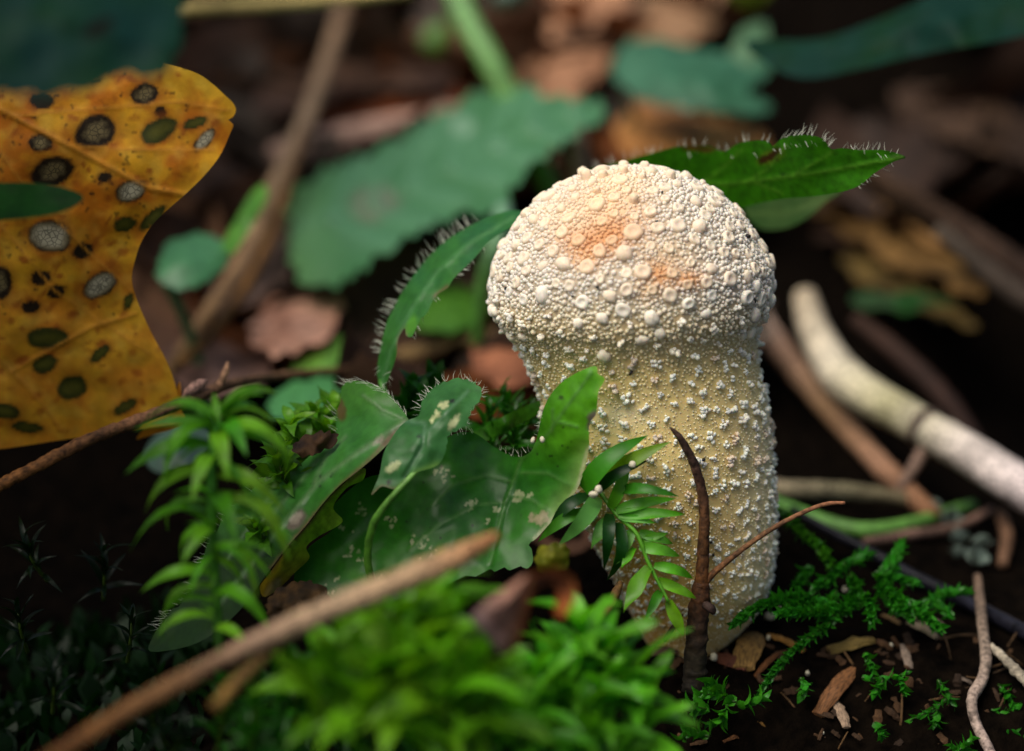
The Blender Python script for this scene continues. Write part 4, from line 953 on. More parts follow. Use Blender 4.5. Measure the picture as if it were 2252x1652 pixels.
# ------------------------------------------------------------------ twigs near the mushroom
root = twig('twig', 'long tan twig lying blurred across the moss before the broad leaf', 'twig', [(60, 1700, -8.4, 17), (180, 1625, -8.1, 19), (300, 1552, -7.9, 21), (420, 1488, -7.7, 22), (470, 1458, -7.6, 18), (600, 1395, -7.5, 24), (720, 1342, -7.4, 27), (850, 1290, -7.2, 28), (960, 1245, -7.0, 27), (1040, 1208, -6.8, 22), (1092, 1180, -6.6, 12)],
     [c(110, 66, 28), c(120, 80, 40), c(128, 92, 56), c(160, 130, 104), c(176, 148, 116), c(180, 148, 112), c(168, 112, 66)], rough=.14, extra=[('side_branch', [(660, 1372, -7.4, 17), (600, 1420, -7.4, 17), (530, 1490, -7.5, 17), (470, 1560, -7.8, 14)], [c(150, 116, 70), c(120, 90, 36)])])
twig('twig', 'brown twig with a broken spur passing under the yellow leaf', 'twig', [(-60, 1098, -1.10, 13), (60, 1036, -1.00, 14), (200, 966, -0.90, 14), (330, 915, -0.60, 13), (430, 875, -0.20, 12), (500, 846, 0.50, 11), (600, 828, 2.50, 9), (740, 815, 3.80, 8), (860, 800, 5.30, 7)], [c(122, 78, 34), c(124, 82, 46), c(112, 80, 60), c(130, 96, 66), c(104, 70, 36)], rough=.3, step=7,
     extra=[('spur', [(470, 858, 0.20, 10), (488, 836, 0.20, 9), (498, 812, 0.20, 7), (501, 796, 0.20, 3)], c(180, 138, 106)), ('bud', [(402, 876, -0.30, 4), (420, 858, -0.30, 12), (440, 846, -0.20, 12), (455, 838, -0.10, 4)], c(158, 122, 108))])
root = thing('upright_twig', P(1528, 1500, -1.3), 'dark upright twig with a thick mossy stump standing before the stalk', 'twig')
stick('stump', [(1525, 1520, -1.25, 27), (1528, 1480, -1.3, 26), (1531, 1420, -1.4, 25), (1535, 1360, -1.45, 24), (1540, 1310, -1.5, 21), (1543, 1280, -1.52, 17)], M_WOOD, root, 12, .2, 5, base=[c(28, 22, 16), c(38, 32, 20), c(52, 32, 16), c(80, 46, 18)])
stick('shaft', [(1543, 1290, -1.52, 16), (1546, 1210, -1.6, 13), (1549, 1130, -1.7, 12), (1541, 1070, -1.8, 11), (1524, 1015, -1.95, 10), (1500, 970, -2.1, 8), (1486, 952, -2.15, 6), (1473, 940, -2.2, 1.5)], M_WOOD, root, 10, .18, 5, base=[c(92, 54, 20), c(92, 58, 28), c(86, 56, 36), c(70, 50, 42), c(60, 44, 36)])
stick('side_branch', [(1552, 1282, -1.52, 8), (1566, 1264, -1.56, 7.5), (1620, 1218, -1.6, 6.5), (1690, 1168, -1.6, 6), (1760, 1130, -1.55, 5.5), (1815, 1109, -1.5, 5), (1858, 1106, -1.45, 4)], M_WOOD, root, 8, .12, 6, base=[c(96, 60, 30), c(112, 78, 50), c(150, 100, 70)])
stick('bud', [(1548, 1330, -1.75, 8), (1560, 1336, -1.8, 11), (1568, 1346, -1.8, 8), (1569, 1352, -1.8, 3)], M_WOOD, root, 8, .2, 3, base=c(52, 36, 30))
twig('twig', 'grey kinked twig hanging down the dark soil bank', 'twig', [(a_, b_2, on_ground(a_, b_2, .35), e_2) for a_, b_2, e_2 in ((2150, 1268, 9), (2156, 1330, 12), (2164, 1400, 13), (2168, 1450, 13), (2162, 1490, 13), (2146, 1518, 14), (2137, 1545, 12), (2146, 1590, 12), (2166, 1630, 12), (2195, 1690, 12))], [c(110, 88, 70), c(128, 112, 98), c(148, 130, 118), c(150, 132, 124)], rough=.12, step=5)
twig('twig', 'pale lichen-crusted rootlet behind the grey kinked twig', 'twig', [(a_, b_2, on_ground(a_, b_2, .3), e_2) for a_, b_2, e_2 in ((2180, 1420, 8), (2206, 1446, 10), (2240, 1480, 12), (2290, 1530, 12))], c(150, 140, 122), rough=.5, step=5)
twig('twig', 'white-tipped grey twig half sunk in the front moss', 'twig', [(1262, 1556, -3.6, 8), (1300, 1578, -3.5, 11), (1360, 1606, -3.4, 11), (1430, 1640, -3.3, 13), (1500, 1680, -3.2, 12)], [c(176, 160, 150), c(130, 112, 98), c(150, 128, 120)], rough=.25, step=6)
twig('needle', 'thin brown needle leaning against the foot of the mushroom', 'needle', [(1462, 1408, -1.7, 5), (1478, 1384, -1.5, 6), (1502, 1352, -1.3, 1.5)], c(60, 44, 24), rough=.1, step=5)
twig('chip_stick', 'flat mottled brown stem piece behind the curled dry leaf', 'stick', [(1312, 1392, -2.2, 8), (1330, 1350, -2.1, 11), (1352, 1310, -2.0, 11), (1366, 1280, -1.9, 6)], c(92, 66, 30), rough=.2, step=5)

# curled dry leaf in the moss
root = thing('curled_dry_leaf', P(1090, 1440, -7.5), 'curled orange-brown dry leaf scrap with grey face in the front moss', 'leaf')
def ruled(name, L, Rr, mat, colf, parent, n=6, m=14, bow=.25):
    l = catmull(L, n=n); r = catmull(Rr, n=n); V = []; col = []; F = []
    for i in range(len(l)):
        for k in range(m + 1):
            t = k / m; q = l[i] * (1 - t) + r[i] * t
            q = q.copy(); q[2] -= bow * math.sin(math.pi * t)
            q[2] += .05 * noise.noise(Vector((q[0] / 25, q[1] / 25, 3)))
            V.append(P(*q)); col.append(colf(i / (len(l) - 1), t))
    for i in range(len(l) - 1):
        for k in range(m): F.append((i * (m + 1) + k, i * (m + 1) + k + 1, (i + 1) * (m + 1) + k + 1, (i + 1) * (m + 1) + k))
    return obj(name, V, F, mat, parent, np.array(col))
mixc = lambda a, b, t: a * (1 - t) + b * t
ruled('blade', [(1150, 1268, -7.3), (1105, 1298, -7.4), (1062, 1330, -7.6), (1036, 1362, -7.6), (1060, 1392, -7.5), (1092, 1430, -7.3)], [(1178, 1266, -7.0), (1172, 1300, -7.0), (1160, 1345, -7.0), (1150, 1385, -7.0), (1140, 1412, -7.0), (1118, 1440, -7.1)], M_DRY, lambda s, t: mixc(mixc(c(160, 116, 96), c(84, 78, 84), max(0, min(1, 2 * s - .3)) * (1 - t)), c(150, 84, 34), max(0, t - .75) * 3), root)
ruled('rolled_rim', [(1140, 1272, -7.2), (1180, 1256, -7.2), (1225, 1246, -7.2), (1258, 1270, -7.2), (1266, 1310, -7.2), (1240, 1358, -7.3)], [(1165, 1300, -7.0), (1190, 1288, -6.9), (1215, 1282, -6.9), (1226, 1300, -6.9), (1222, 1330, -7.0), (1215, 1350, -7.1)], M_DRY, lambda s, t: mixc(mixc(c(150, 96, 62), c(150, 84, 34), s), c(70, 58, 60), math.sin(math.pi * t) * (1 - s)), root, bow=-.2)

# ------------------------------------------------------------------ moss
def moss_leaf_mesh(name, wid, arch, fold, tip=1.6, wave=0.0, n=7):
    """a leaf along +Y of length 1, upper face +Z"""
    V = []; F = []
    for i in range(n + 1):
        t = i / n
        w = wid * (math.sin(math.pi * min(1, (t * .92 + .08)) ** (1 / tip)) ** .8) * (1 if i < n else .12)
        y = t; z = arch * (4 * t * (1 - t)) - arch * .8 * t * t
        wz = wave * math.sin(t * 9)
        V += [(-w + wave * .3 * math.sin(t * 7), y, z + fold * w + wz), (0, y, z), (w, y, z + fold * w - wz)]
    for i in range(n):
        for k in range(2): F.append((i * 3 + k, i * 3 + k + 1, i * 3 + k + 4, i * 3 + k + 3))
    return mesh(name, np.array(V), F, M_MOSS)
ML_STRAP = [moss_leaf_mesh('leaf', .085, a, .5, 1.5, wv) for a, wv in ((.10, 0), (.2, .01), (.28, .015), (.04, .02))]
ML_OBL = [moss_leaf_mesh('leaf', .15, a, .45, 1.35, wv) for a, wv in ((.08, .015), (.16, .035), (.04, .05), (.22, .03))]
ML_SCALE = [moss_leaf_mesh('leaf', .22, a, .5, 1.8, 0, 5) for a in (.05, .1, .16)]

def put_leaf(parent, base, tip, me, rgb, wmul=1.0, up=None):
    """base, tip world metres"""
    base = np.asarray(base); tip = np.asarray(tip)
    y = tip - base; L = np.linalg.norm(y); y = y / L
    up = np.array([R.uniform(-.3, .3), R.uniform(-.6, 0), 1.0]) if up is None else np.asarray(up, float)
    x = np.cross(y, up); x /= np.linalg.norm(x) + 1e-9; z = np.cross(x, y)
    o = bpy.data.objects.new('leaf', me); COL.objects.link(o); o.parent = parent
    org = base - wloc(parent); m4 = Matrix.Identity(4)
    for i in range(3):
        m4[i][0] = x[i] * L * wmul; m4[i][1] = y[i] * L; m4[i][2] = z[i] * L; m4[i][3] = org[i]
    o.matrix_local = m4
    k = R.uniform(.75, 1.25)
    o.color = (*np.clip(np.asarray(rgb) * k * np.array([R.uniform(.85, 1.25), 1, R.uniform(.8, 1.2)]), 0, 1), 1)
    return o

def shoot(label, group, ctrl, n, L, meshes, rgb, spread=(75, 25), hw=4, t0=.15, cat='moss', wmul=1.0, scol=None, name='moss_shoot', vertical=False):
    """a moss stem through (u, v, d) points, with spirally set leaves of length L cm"""
    a = catmull(ctrl, step=6); pts = P(a[:, 0], a[:, 1], a[:, 2]); N = len(pts)
    root = thing(name, pts[0], label, cat, group)
    V, F = tube_vf(pts, np.linspace(hw, hw * .4, N) / K * CM, 6, .1)
    sc_ = c(60, 80, 20) if scol is None else scol
    obj('stem', V, F, M_STALK, root, np.tile(sc_, (len(V), 1)))
    ph = R.uniform(0, 6)
    for i in range(n):
        t = t0 + (1 - t0) * (i + R.uniform(0, .6)) / n; t = min(t, .995)
        k = min(int(t * (N - 1)), N - 2)
        p = pts[k]; tg = pts[min(k + 2, N - 1)] - pts[max(k - 2, 0)]; tg /= np.linalg.norm(tg) + 1e-12
        ax = np.cross(tg, [.2, .9, .3]); ax /= np.linalg.norm(ax); bx = np.cross(tg, ax)
        ph += 2.4
        rd = ax * math.cos(ph) + bx * math.sin(ph)
        sp_ = math.radians(spread[0] * (1 - t) + spread[1] * t + R.uniform(-12, 12))
        dr = tg * math.cos(sp_) + rd * math.sin(sp_)
        ln = L * CM * R.uniform(.75, 1.15) * (1 if t < .85 else .75)
        put_leaf(root, p, p + dr * ln, meshes[R.randrange(len(meshes))], rgb, wmul, up=tg - dr * (tg @ dr) + 1e-4)
    return root

MG = c(84, 162, 28); MG2 = c(60, 132, 24); MG3 = c(104, 168, 30); MD = c(18, 62, 12)
# tall star moss on the left
root = thing('star_moss', P(478, 1420, -3.0), 'tall star-shaped moss with long arching leaves beside the yellow leaf', 'moss')
st = [(484, 1440, -4.3, 12), (474, 1300, -4.4, 12), (467, 1190, -4.5, 12), (464, 1070, -4.6, 12), (466, 990, -4.6, 11), (480, 924, -4.6, 8)]
stick('stem', st, M_STALK, root, 8, .1, base=[c(50, 92, 18), c(70, 140, 24)])
for (bu, bv, tu, tv, dd, w, am) in [(481, 924, 313, 905, .2, 1.0, 1), (487, 911, 572, 839, .1, 1.1, 0), (492, 900, 612, 852, .3, 1.1, 1), (490, 915, 545, 850, -.2, 1, 0), (492, 921, 605, 915, -.1, 1, 1), (465, 937, 345, 1052, -.3, 1.1, 2), (460, 980, 270, 1028, -.2, .9, 1), (492, 950, 640, 980, -.2, 1.2, 2), (500, 940, 655, 1020, .2, 1.1, 2), (465, 1044, 308, 1105, -.1, 1.0, 2), (481, 1044, 625, 1110, -.3, 1.0, 2), (466, 1130, 276, 1185, .0, .9, 1), (478, 1111, 645, 1195, -.4, 1.3, 2), (462, 1262, 305, 1290, -.1, .9, 1), (467, 1212, 575, 1290, -.3, 1.2, 2), (477, 1300, 595, 1368, -.3, 1.2, 2), (480, 925, 470, 860, .3, 1, 0), (475, 930, 430, 900, -.4, 1.2, 0), (490, 935, 540, 985, -.6, 1.4, 1), (478, 950, 500, 1040, -.6, 1.3, 1), (470, 1000, 420, 1090, -.6, 1.2, 1), (468, 1090, 520, 1180, -.6, 1.3, 1), (466, 1160, 400, 1230, -.5, 1.2, 1), (470, 1360, 330, 1395, -.1, 1, 1), (474, 1380, 560, 1440, -.2, 1.2, 2), (485, 905, 580, 860, -.3, 1.0, 0), (495, 925, 575, 885, .4, 1, 1)]:
    put_leaf(root, P(bu, bv, -4.6), P(tu, tv, -4.6 + dd), ML_STRAP[am], c(112, 176, 36) if R.random() < .5 else c(84, 160, 26), w * 1.3)
for i in range(26):
    t_q = R.random(); sv = 930 + t_q * 420; su = 468; a_q = R.uniform(0, 6.28); l_q = R.uniform(110, 190)
    put_leaf(root, P(su, sv, -4.6), P(su + l_q * math.cos(a_q), sv + l_q * .45 * math.sin(a_q) + 35 * t_q, -4.6 + R.uniform(-.5, .5)), ML_STRAP[R.randrange(3)], c(96, 164, 30) * R.uniform(.7, 1.2), .95)
# frond in front of the stalk
root = thing('moss_frond', P(1317, 1079, -1.75), 'fresh green moss frond with toothed leaves drooping before the puffball stalk', 'moss')
stick('stem', [(1300, 1060, -1.6, 5), (1317, 1079, -1.75, 5), (1355, 1130, -1.9, 5), (1400, 1174, -2.0, 5), (1425, 1235, -2.0, 4.5), (1470, 1324, -2.0, 4)], M_STALK, root, 7, .1, base=c(80, 140, 30))
for (bu, bv, tu, tv, w, m, cl) in [(1285, 1079, 1414, 953, 1.5, ML_STRAP[1], MG2), (1330, 1054, 1471, 970, 1.3, ML_STRAP[0], c(92, 130, 14)), (1342, 1117, 1387, 1003, 1.4, ML_STRAP[0], MG), (1368, 1079, 1487, 1086, 1.2, ML_STRAP[1], MG2), (1355, 1124, 1487, 1094, 1.2, ML_STRAP[0], MG), (1361, 1132, 1508, 1130, 1.1, ML_STRAP[3], MG), (1314, 1092, 1234, 1199, 1.7, ML_STRAP[2], c(84, 150, 66)), (1349, 1139, 1299, 1203, 1.3, ML_OBL[1], c(84, 152, 56)), (1361, 1136, 1443, 1150, 1.3, ML_STRAP[3], MG), (1390, 1165, 1349, 1246, 1.0, ML_OBL[2], c(80, 150, 50)), (1406, 1171, 1481, 1196, 1.0, ML_OBL[2], c(80, 150, 44)), (1406, 1203, 1497, 1222, 1.0, ML_OBL[1], c(86, 156, 40)), (1396, 1206, 1366, 1250, 1.1, ML_OBL[2], MG), (1428, 1248, 1371, 1345, 1.0, ML_OBL[2], c(90, 158, 40)), (1438, 1244, 1527, 1270, .9, ML_OBL[3], MG), (1447, 1276, 1532, 1316, .9, ML_OBL[2], MG3), (1470, 1321, 1504, 1400, 1.1, ML_OBL[2], MG3), (1285, 1124, 1177, 1190, 1.3, ML_STRAP[2], MG2), (1300, 1090, 1200, 1160, 1.4, ML_STRAP[2], MD), (1340, 1130, 1330, 1250, 1.4, ML_STRAP[2], MD), (1360, 1150, 1345, 1280, 1.3, ML_STRAP[2], MD), (1412, 1190, 1470, 1172, 1.0, ML_OBL[0], MG), (1452, 1300, 1420, 1362, 1.0, ML_OBL[1], MG2), (1320, 1075, 1420, 1010, 1.3, ML_STRAP[1], MD)]:
    put_leaf(root, P(bu, bv, -1.95), P(tu, tv, -2.05 + R.uniform(-.25, .15)), m, cl, w, up=(R.uniform(-.4, .4), -.8, .6))
# moss cushion in front
GF_ = 'moss shoots of the front cushion'
def cushion(spec, label, group, L, meshes, rgb, n=20, h=(.9, 1.6), spread=(85, 25), wmul=1.0, dz=0.0):
    for (u, v, d) in spec:
        lean = R.uniform(-60, 60); hh = R.uniform(*h) * K * .8; d += dz
        shoot(label, group, [(u + lean, v + hh, d + .5), (u + lean * .3, v + hh * .5, d + .1), (u, v, d)], n, L * R.uniform(.85, 1.15), meshes, rgb * R.uniform(.75, 1.2), spread, 5, .2, wmul=wmul)
cushion([(760, 1395, -5.2), (845, 1330, -5.4), (905, 1370, -5.6), (960, 1320, -5.2), (985, 1380, -5.6), (880, 1440, -6), (980, 1450, -6.2), (1050, 1470, -6), (720, 1470, -6), (800, 1490, -6.0), (1040, 1530, -6.0)],
        'blurred bright green moss shoot under the long tan twig', 'moss shoots under the long tan twig', 1.0, ML_OBL + ML_STRAP[:2], c(98, 162, 24), 13, wmul=1.05, spread=(95, 30), dz=-1.0)
cushion([(1150, 1510, -4.3), (1205, 1480, -4.0), (1250, 1460, -4.2), (1280, 1380, -4.0), (1330, 1420, -3.9), (1370, 1470, -3.9), (1240, 1470, -4.4), (1310, 1500, -4.3), (1180, 1480, -4.6), (1400, 1530, -3.9), (1150, 1550, -5), (1290, 1560, -4.6)],
        'vivid green moss shoot with oblong leaves beside the curled dry leaf', 'moss shoots beside the curled dry leaf', .85, ML_OBL, c(90, 172, 34), 12, wmul=1.0, spread=(95, 35), dz=-.9)
cushion([(700, 1590, -5.2), (810, 1570, -5.2), (930, 1570, -5.4), (1020, 1600, -5.2), (1120, 1590, -4.8), (1220, 1600, -4.4), (620, 1560, -5), (1320, 1620, -4)], 'moss shoot low in the front cushion, shade painted into its dark green', 'shade-painted moss shoots of the front cushion', .95, ML_OBL + ML_STRAP[:1], c(34, 100, 16), 12, wmul=1.0, dz=0)  # darker green paints the bottom shade into these shoots
cushion([(560, 1480, -5), (600, 1420, -4.6), (650, 1460, -5.2), (500, 1500, -5), (560, 1560, -6), (680, 1400, -4.2)], 'deep green moss shoot at the lower end of the long hairy leaf', 'moss shoots by the hairy leaf', .5, ML_OBL + ML_STRAP, c(36, 92, 14), 18)
cushion([(60, 1200, -1), (40, 1350, -2), (230, 1230, -.6), (120, 1480, -3), (330, 1560, -4.2), (400, 1610, -5.6), (290, 1360, -1.6)], 'moss shoot under the brown twig, shade painted into its dark green', 'dim moss shoots in the left shade', .5, ML_STRAP, c(8, 30, 6), 12, h=(.4, .8))  # moss colour darkened to carry the shade of the lower left corner
cushion([(690, 905, -.4), (640, 930, -.8), (720, 935, -.6), (665, 965, -1.0), (620, 985, -1.4), (735, 890, -.2), (560, 1150, -1.9), (610, 1010, -1.6)], 'crinkled yellow-green moss shoot between the star moss and hairy leaf', 'moss between star moss and hairy leaf', .42, ML_OBL, c(84, 140, 22), 16, h=(.4, .7), spread=(80, 40), wmul=1.4)
cushion([(905, 860, .2), (950, 830, .4), (880, 890, .2), (935, 880, .1)], 'dark green broad-leaved moss shoot behind the rounded leaf', 'broad moss behind the rounded leaf', .5, ML_OBL, c(36, 104, 16), 8, h=(.5, .8), spread=(50, 15), wmul=1.5)
cushion([(1075, 900, .0), (1110, 880, .3), (1140, 920, -.1), (1085, 950, -.4), (1130, 960, -.4), (1165, 905, .2)], 'dark green moss shoot between the rounded leaf and mushroom', 'moss between leaf and mushroom', .45, ML_OBL + ML_STRAP, c(40, 100, 16), 14, h=(.4, .8))
o = bgleaf('grass_blade', 'flat green blade leaning onto the left of the stalk', [(1030, 960), (1080, 930), (1150, 895), (1195, 880), (1190, 905), (1140, 935), (1080, 965), (1040, 985)], -.4, c(56, 112, 18), c(46, 100, 16), M_LEAFM, step=8, rip=.05)

# creeping feather moss right of the mushroom
FE = c(44, 122, 26)
def branch(ctrl, n=None, L=.2, rgb=FE, label=None, group=None, hw=2.5, spread=(40, 18)):
    ctrl = [(p[0], p[1], min(p[2], on_ground(p[0], p[1], .18))) for p in ctrl]
    ln = sum(math.hypot(a[0] - b[0], a[1] - b[1]) for a, b in zip(ctrl[:-1], ctrl[1:]))
    shoot(label, group, ctrl, n or max(12, int(ln / 2.6)), L, ML_SCALE, rgb * R.uniform(.8, 1.25), spread, hw, .02, name='feather_moss', scol=c(40, 70, 16), wmul=R.uniform(1.1, 1.4))
H_ = 'feather moss branches on the hummock'; HL = 'glossy feather moss branch spreading over the hummock right of the stalk'
for ct in [[(1931, 1259, .2), (1958, 1242, .3), (1981, 1199, .4)], [(1788, 1309, -.3), (1735, 1315, -.5), (1668, 1335, -.8), (1615, 1372, -1.0)], [(1835, 1355, -.5), (1785, 1345, -.7), (1715, 1349, -.9)],
           [(1901, 1302, -.2), (1912, 1330, -.4), (1917, 1364, -.6)], [(1928, 1262, .1), (1945, 1285, -.1), (1954, 1312, -.3)], [(1868, 1229, .3), (1835, 1262, .1), (1795, 1289, -.1)], [(1918, 1262, .1), (1960, 1268, .1), (2008, 1280, .0)], [(1985, 1318, -.1), (2021, 1335, -.1), (2068, 1309, .0), (2121, 1299, .1)],
           [(2100, 1362, -.3), (2080, 1345, -.2), (2055, 1322, -.1)], [(1785, 1245, .4), (1768, 1268, .3), (1752, 1292, .1)], [(1898, 1315, -.2), (1851, 1335, -.4), (1801, 1322, -.4)], [(1870, 1262, .2), (1878, 1300, -.1), (1862, 1340, -.4)], [(1840, 1300, 0), (1828, 1330, -.2), (1840, 1362, -.5)], [(1960, 1300, 0), (1985, 1325, -.2), (2000, 1355, -.4)], [(1860, 1240, .3), (1890, 1228, .4), (1905, 1222, .4)], [(1800, 1325, -.2), (1770, 1330, -.4), (1730, 1325, -.6)], [(1925, 1290, 0), (1950, 1305, -.2), (1972, 1340, -.4)], [(2010, 1340, -.2), (2040, 1360, -.4), (2062, 1380, -.6)]]:
    branch(ct, label=HL, group=H_, L=.25)
branch([(1715, 1122, .7), (1761, 1169, .5), (1801, 1202, .3), (1821, 1238, .1)], label='thick rope-like moss branch rising towards the stalk from the hummock', L=.25, rgb=c(60, 124, 22), hw=6, spread=(30, 20))
branch([(1835, 1362, -.5), (1800, 1388, -.7), (1755, 1422, -.9), (1715, 1462, -1.1), (1690, 1495, -1.2), (1672, 1522, -1.3)], label='long feather moss branch trailing down the soil from the hummock', L=.2, rgb=c(40, 110, 26))
S_ = 'small moss sprigs on the soil bank'; SL = 'small sparse moss sprig lying on the dark soil bank'
for ct in [[(1901, 1436, -.7), (1920, 1475, -.9)], [(1895, 1490, -1), (1950, 1492, -1), (2002, 1478, -1)], [(1945, 1490, -1), (1932, 1512, -1.1), (1918, 1530, -1.1)], [(1978, 1485, -1), (1984, 1505, -1.1), (1990, 1522, -1.1)], [(2062, 1495, -1), (2085, 1530, -1.1), (2096, 1548, -1.1)], [(2092, 1530, -1.1), (2050, 1560, -1.2), (2000, 1585, -1.3)], [(2195, 1505, -.8), (2215, 1530, -.9), (2232, 1562, -1)], [(2180, 1560, -1), (2205, 1570, -1), (2240, 1555, -1)], [(2060, 1560, -1.2), (2060, 1580, -1.2), (2055, 1595, -1.3)], [(1760, 1490, -1.1), (1770, 1510, -1.1), (1762, 1530, -1.2)],
           [(2150, 1655, -1.4), (2110, 1648, -1.4), (2090, 1640, -1.4)], [(2100, 1660, -1.5), (2120, 1640, -1.5), (2140, 1625, -1.4)], [(2200, 1620, -1.2), (2225, 1610, -1.2), (2250, 1620, -1.2)], [(1920, 1590, -1.4), (1930, 1600, -1.4), (1940, 1618, -1.5)]]:
    branch(ct, n=14, label=SL, group=S_, L=.17, spread=(55, 25))
Q_ = 'moss sprigs below the upright twig'
for ct in [[(1620, 1545, -1.6), (1580, 1530, -1.6), (1540, 1525, -1.7)], [(1600, 1550, -1.7), (1585, 1580, -1.8), (1560, 1592, -1.8)], [(1560, 1560, -1.8), (1530, 1555, -1.9), (1515, 1550, -1.9)], [(1620, 1550, -1.6), (1650, 1545, -1.6), (1680, 1535, -1.5)], [(1560, 1620, -2.0), (1530, 1612, -2), (1500, 1620, -2.1)], [(1600, 1530, -1.6), (1575, 1512, -1.6), (1562, 1500, -1.6)]]:
    branch(ct, n=11, label='loose bright moss sprig below the foot of the upright twig', group=Q_, L=.25, spread=(60, 30), rgb=c(50, 124, 24))

# low moss carpet over the front mound and the shade on the left
def carpet(name, label, n, area, rgb, hgt=(.35, .8), seed=1):
    rr = np.random.RandomState(seed); V = []; F = []; C_ = []
    for i in range(n):
        x, y = area(rr); z = ground_z(x, y)
        h = rr.uniform(*hgt); a = rr.uniform(0, 6.28); b = rr.uniform(0, .9)
        dx, dy = math.cos(a) * b, math.sin(a) * b
        w = rr.uniform(.07, .15); sx, sy = -math.sin(a) * w, math.cos(a) * w
        p = [(x, y, z - .1), (x + dx * h * .45 + sx, y + dy * h * .45 + sy, z + h * .5), (x + dx * h * .45 - sx, y + dy * h * .45 - sy, z + h * .5), (x + dx * h, y + dy * h, z + h * (1 - .35 * b))]
        k = len(V); V += p; F += [(k, k + 1, k + 2), (k + 1, k + 3, k + 2)]
        C_ += [np.asarray(rgb) * rr.uniform(.6, 1.3)] * 4
    o = obj(name, np.array(V) * CM, F, M_MOSSC, None, np.array(C_))
    return tag(o, label, 'moss', kind='stuff')
carpet('moss_carpet', 'low moss carpet covering the mound in front of the leaves, gap shade painted into its green', 700, lambda r: (r.normal(-3.4, 1.4), r.normal(-5.3, 1.5)), c(22, 70, 12), (.5, 1.2), 3)  # green darkened so gaps between shoots look shaded
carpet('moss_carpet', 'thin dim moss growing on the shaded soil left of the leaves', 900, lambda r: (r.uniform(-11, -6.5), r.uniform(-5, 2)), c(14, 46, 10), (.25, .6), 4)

# ------------------------------------------------------------------ litter, chips, grains
def chip_mesh(name, seed, flat=.25, wid=.22, mat=None):
    rr = random.Random(seed); n = 7; V = []; F = []
    for i in range(n + 1):
        t = i / n; w = wid * (.55 + .45 * math.sin(math.pi * (.15 + .7 * t))) * rr.uniform(.75, 1.15); h = wid * flat * rr.uniform(.7, 1.2)
        bend = .12 * math.sin(math.pi * t) * rr.uniform(.5, 1)
        for (a, b) in ((-1, -.5), (-.4, .6), (.4, 1), (1, .4), (.6, -.6), (-.3, -1)):
            V.append((a * w * rr.uniform(.85, 1.1), t - .5, b * h + bend))
    m = 6
    for i in range(n):
        for k in range(m): F.append((i * m + k, i * m + (k + 1) % m, (i + 1) * m + (k + 1) % m, (i + 1) * m + k))
    F.append(tuple(range(m))[::-1]); F.append(tuple(n * m + k for k in range(m)))
    return mesh(name, np.array(V), F, mat or M_CHIP, smooth=False)
CH = [chip_mesh('wood_chip', s, .3, .14 + .05 * (s % 3)) for s in range(5)]
ND = [chip_mesh('needle', 20 + s, .7, .035) for s in range(3)]
def place_px(name, me, u1, v1, u2, v2, d1, d2, rgb, label, cat, group=None, wmul=1.0):
    a = P(u1, v1, d1); b = P(u2, v2, d2); y = b - a; L = np.linalg.norm(y); y /= L
    x = np.cross(y, [0, -.6, .8]); x /= np.linalg.norm(x); z = np.cross(x, y); p = (a + b) / 2
    o = bpy.data.objects.new(name, me); COL.objects.link(o); m4 = Matrix.Identity(4)
    for i in range(3): m4[i][0] = x[i] * L * wmul; m4[i][1] = y[i] * L; m4[i][2] = z[i] * L; m4[i][3] = p[i]
    o.matrix_local = m4; o.color = (*rgb, 1)
    return tag(o, label, cat, group)
def gd(u, v, lift=.12): return on_ground(u, v, lift) 
CP = [(1634, 1470, 1658, 1394, 1.4, c(128, 98, 52), 'striped straw-brown bark chip leaning at the foot of the stalk'), (1690, 1396, 1768, 1432, .5, c(150, 108, 48), 'thin golden bark splinter under the trailing moss'), (1823, 1430, 1922, 1408, .6, c(120, 100, 50), 'curved olive bark flake below the hummock'),
      (2000, 1352, 2072, 1378, .9, c(120, 106, 88), 'grey brown wood chip on top of the soil bank'), (1998, 1368, 2062, 1402, .6, c(140, 126, 102), 'pale grey split wood chip under the other grey chip'), (1798, 1572, 1880, 1466, .8, c(112, 74, 42), 'long brown slanting wood splinter on the soil'), (1838, 1542, 1862, 1600, .8, c(150, 126, 104), 'pale curved wood sliver on the soil'),
      (1640, 1568, 1695, 1604, 1.0, c(112, 78, 28), 'ochre torn bark chip below the trailing moss'), (1984, 1418, 2000, 1470, .9, c(124, 108, 94), 'upright grey wood chip on the soil bank'), (1570, 1440, 1642, 1474, .9, c(90, 50, 34), 'reddish brown bark strip beside the stump'), (1658, 1490, 1712, 1436, .5, c(96, 58, 26), 'dark russet needle beside the trailing moss'),
      (1440, 1402, 1500, 1412, 1.2, c(100, 58, 28), 'orange brown bark shard by the mushroom foot'), (1430, 1432, 1498, 1428, .9, c(92, 66, 56), 'dull purple-brown bark shard by the mushroom foot'), (1590, 1632, 1640, 1612, .8, c(104, 66, 34), 'small tan bark chip low on the soil bank'), (1700, 1628, 1720, 1656, 1.0, c(120, 84, 54), 'short beige bark chip low on the soil bank'),
      (1940, 1352, 1980, 1372, .8, c(112, 88, 54), 'small tan splinter under the hummock moss'), (2105, 1488, 2145, 1508, .6, c(110, 96, 84), 'small grey splinter beside the kinked twig'), (1600, 1390, 1640, 1378, 1.0, c(70, 44, 24), 'dark bark chip where the stalk meets the soil')]
for i, (u1, v1, u2, v2, w, rgb, lb) in enumerate(CP):
    place_px('wood_chip', CH[i % 5], u1, v1, u2, v2, gd(u1, v1), gd(u2, v2), rgb, lb, 'chip', None, w)
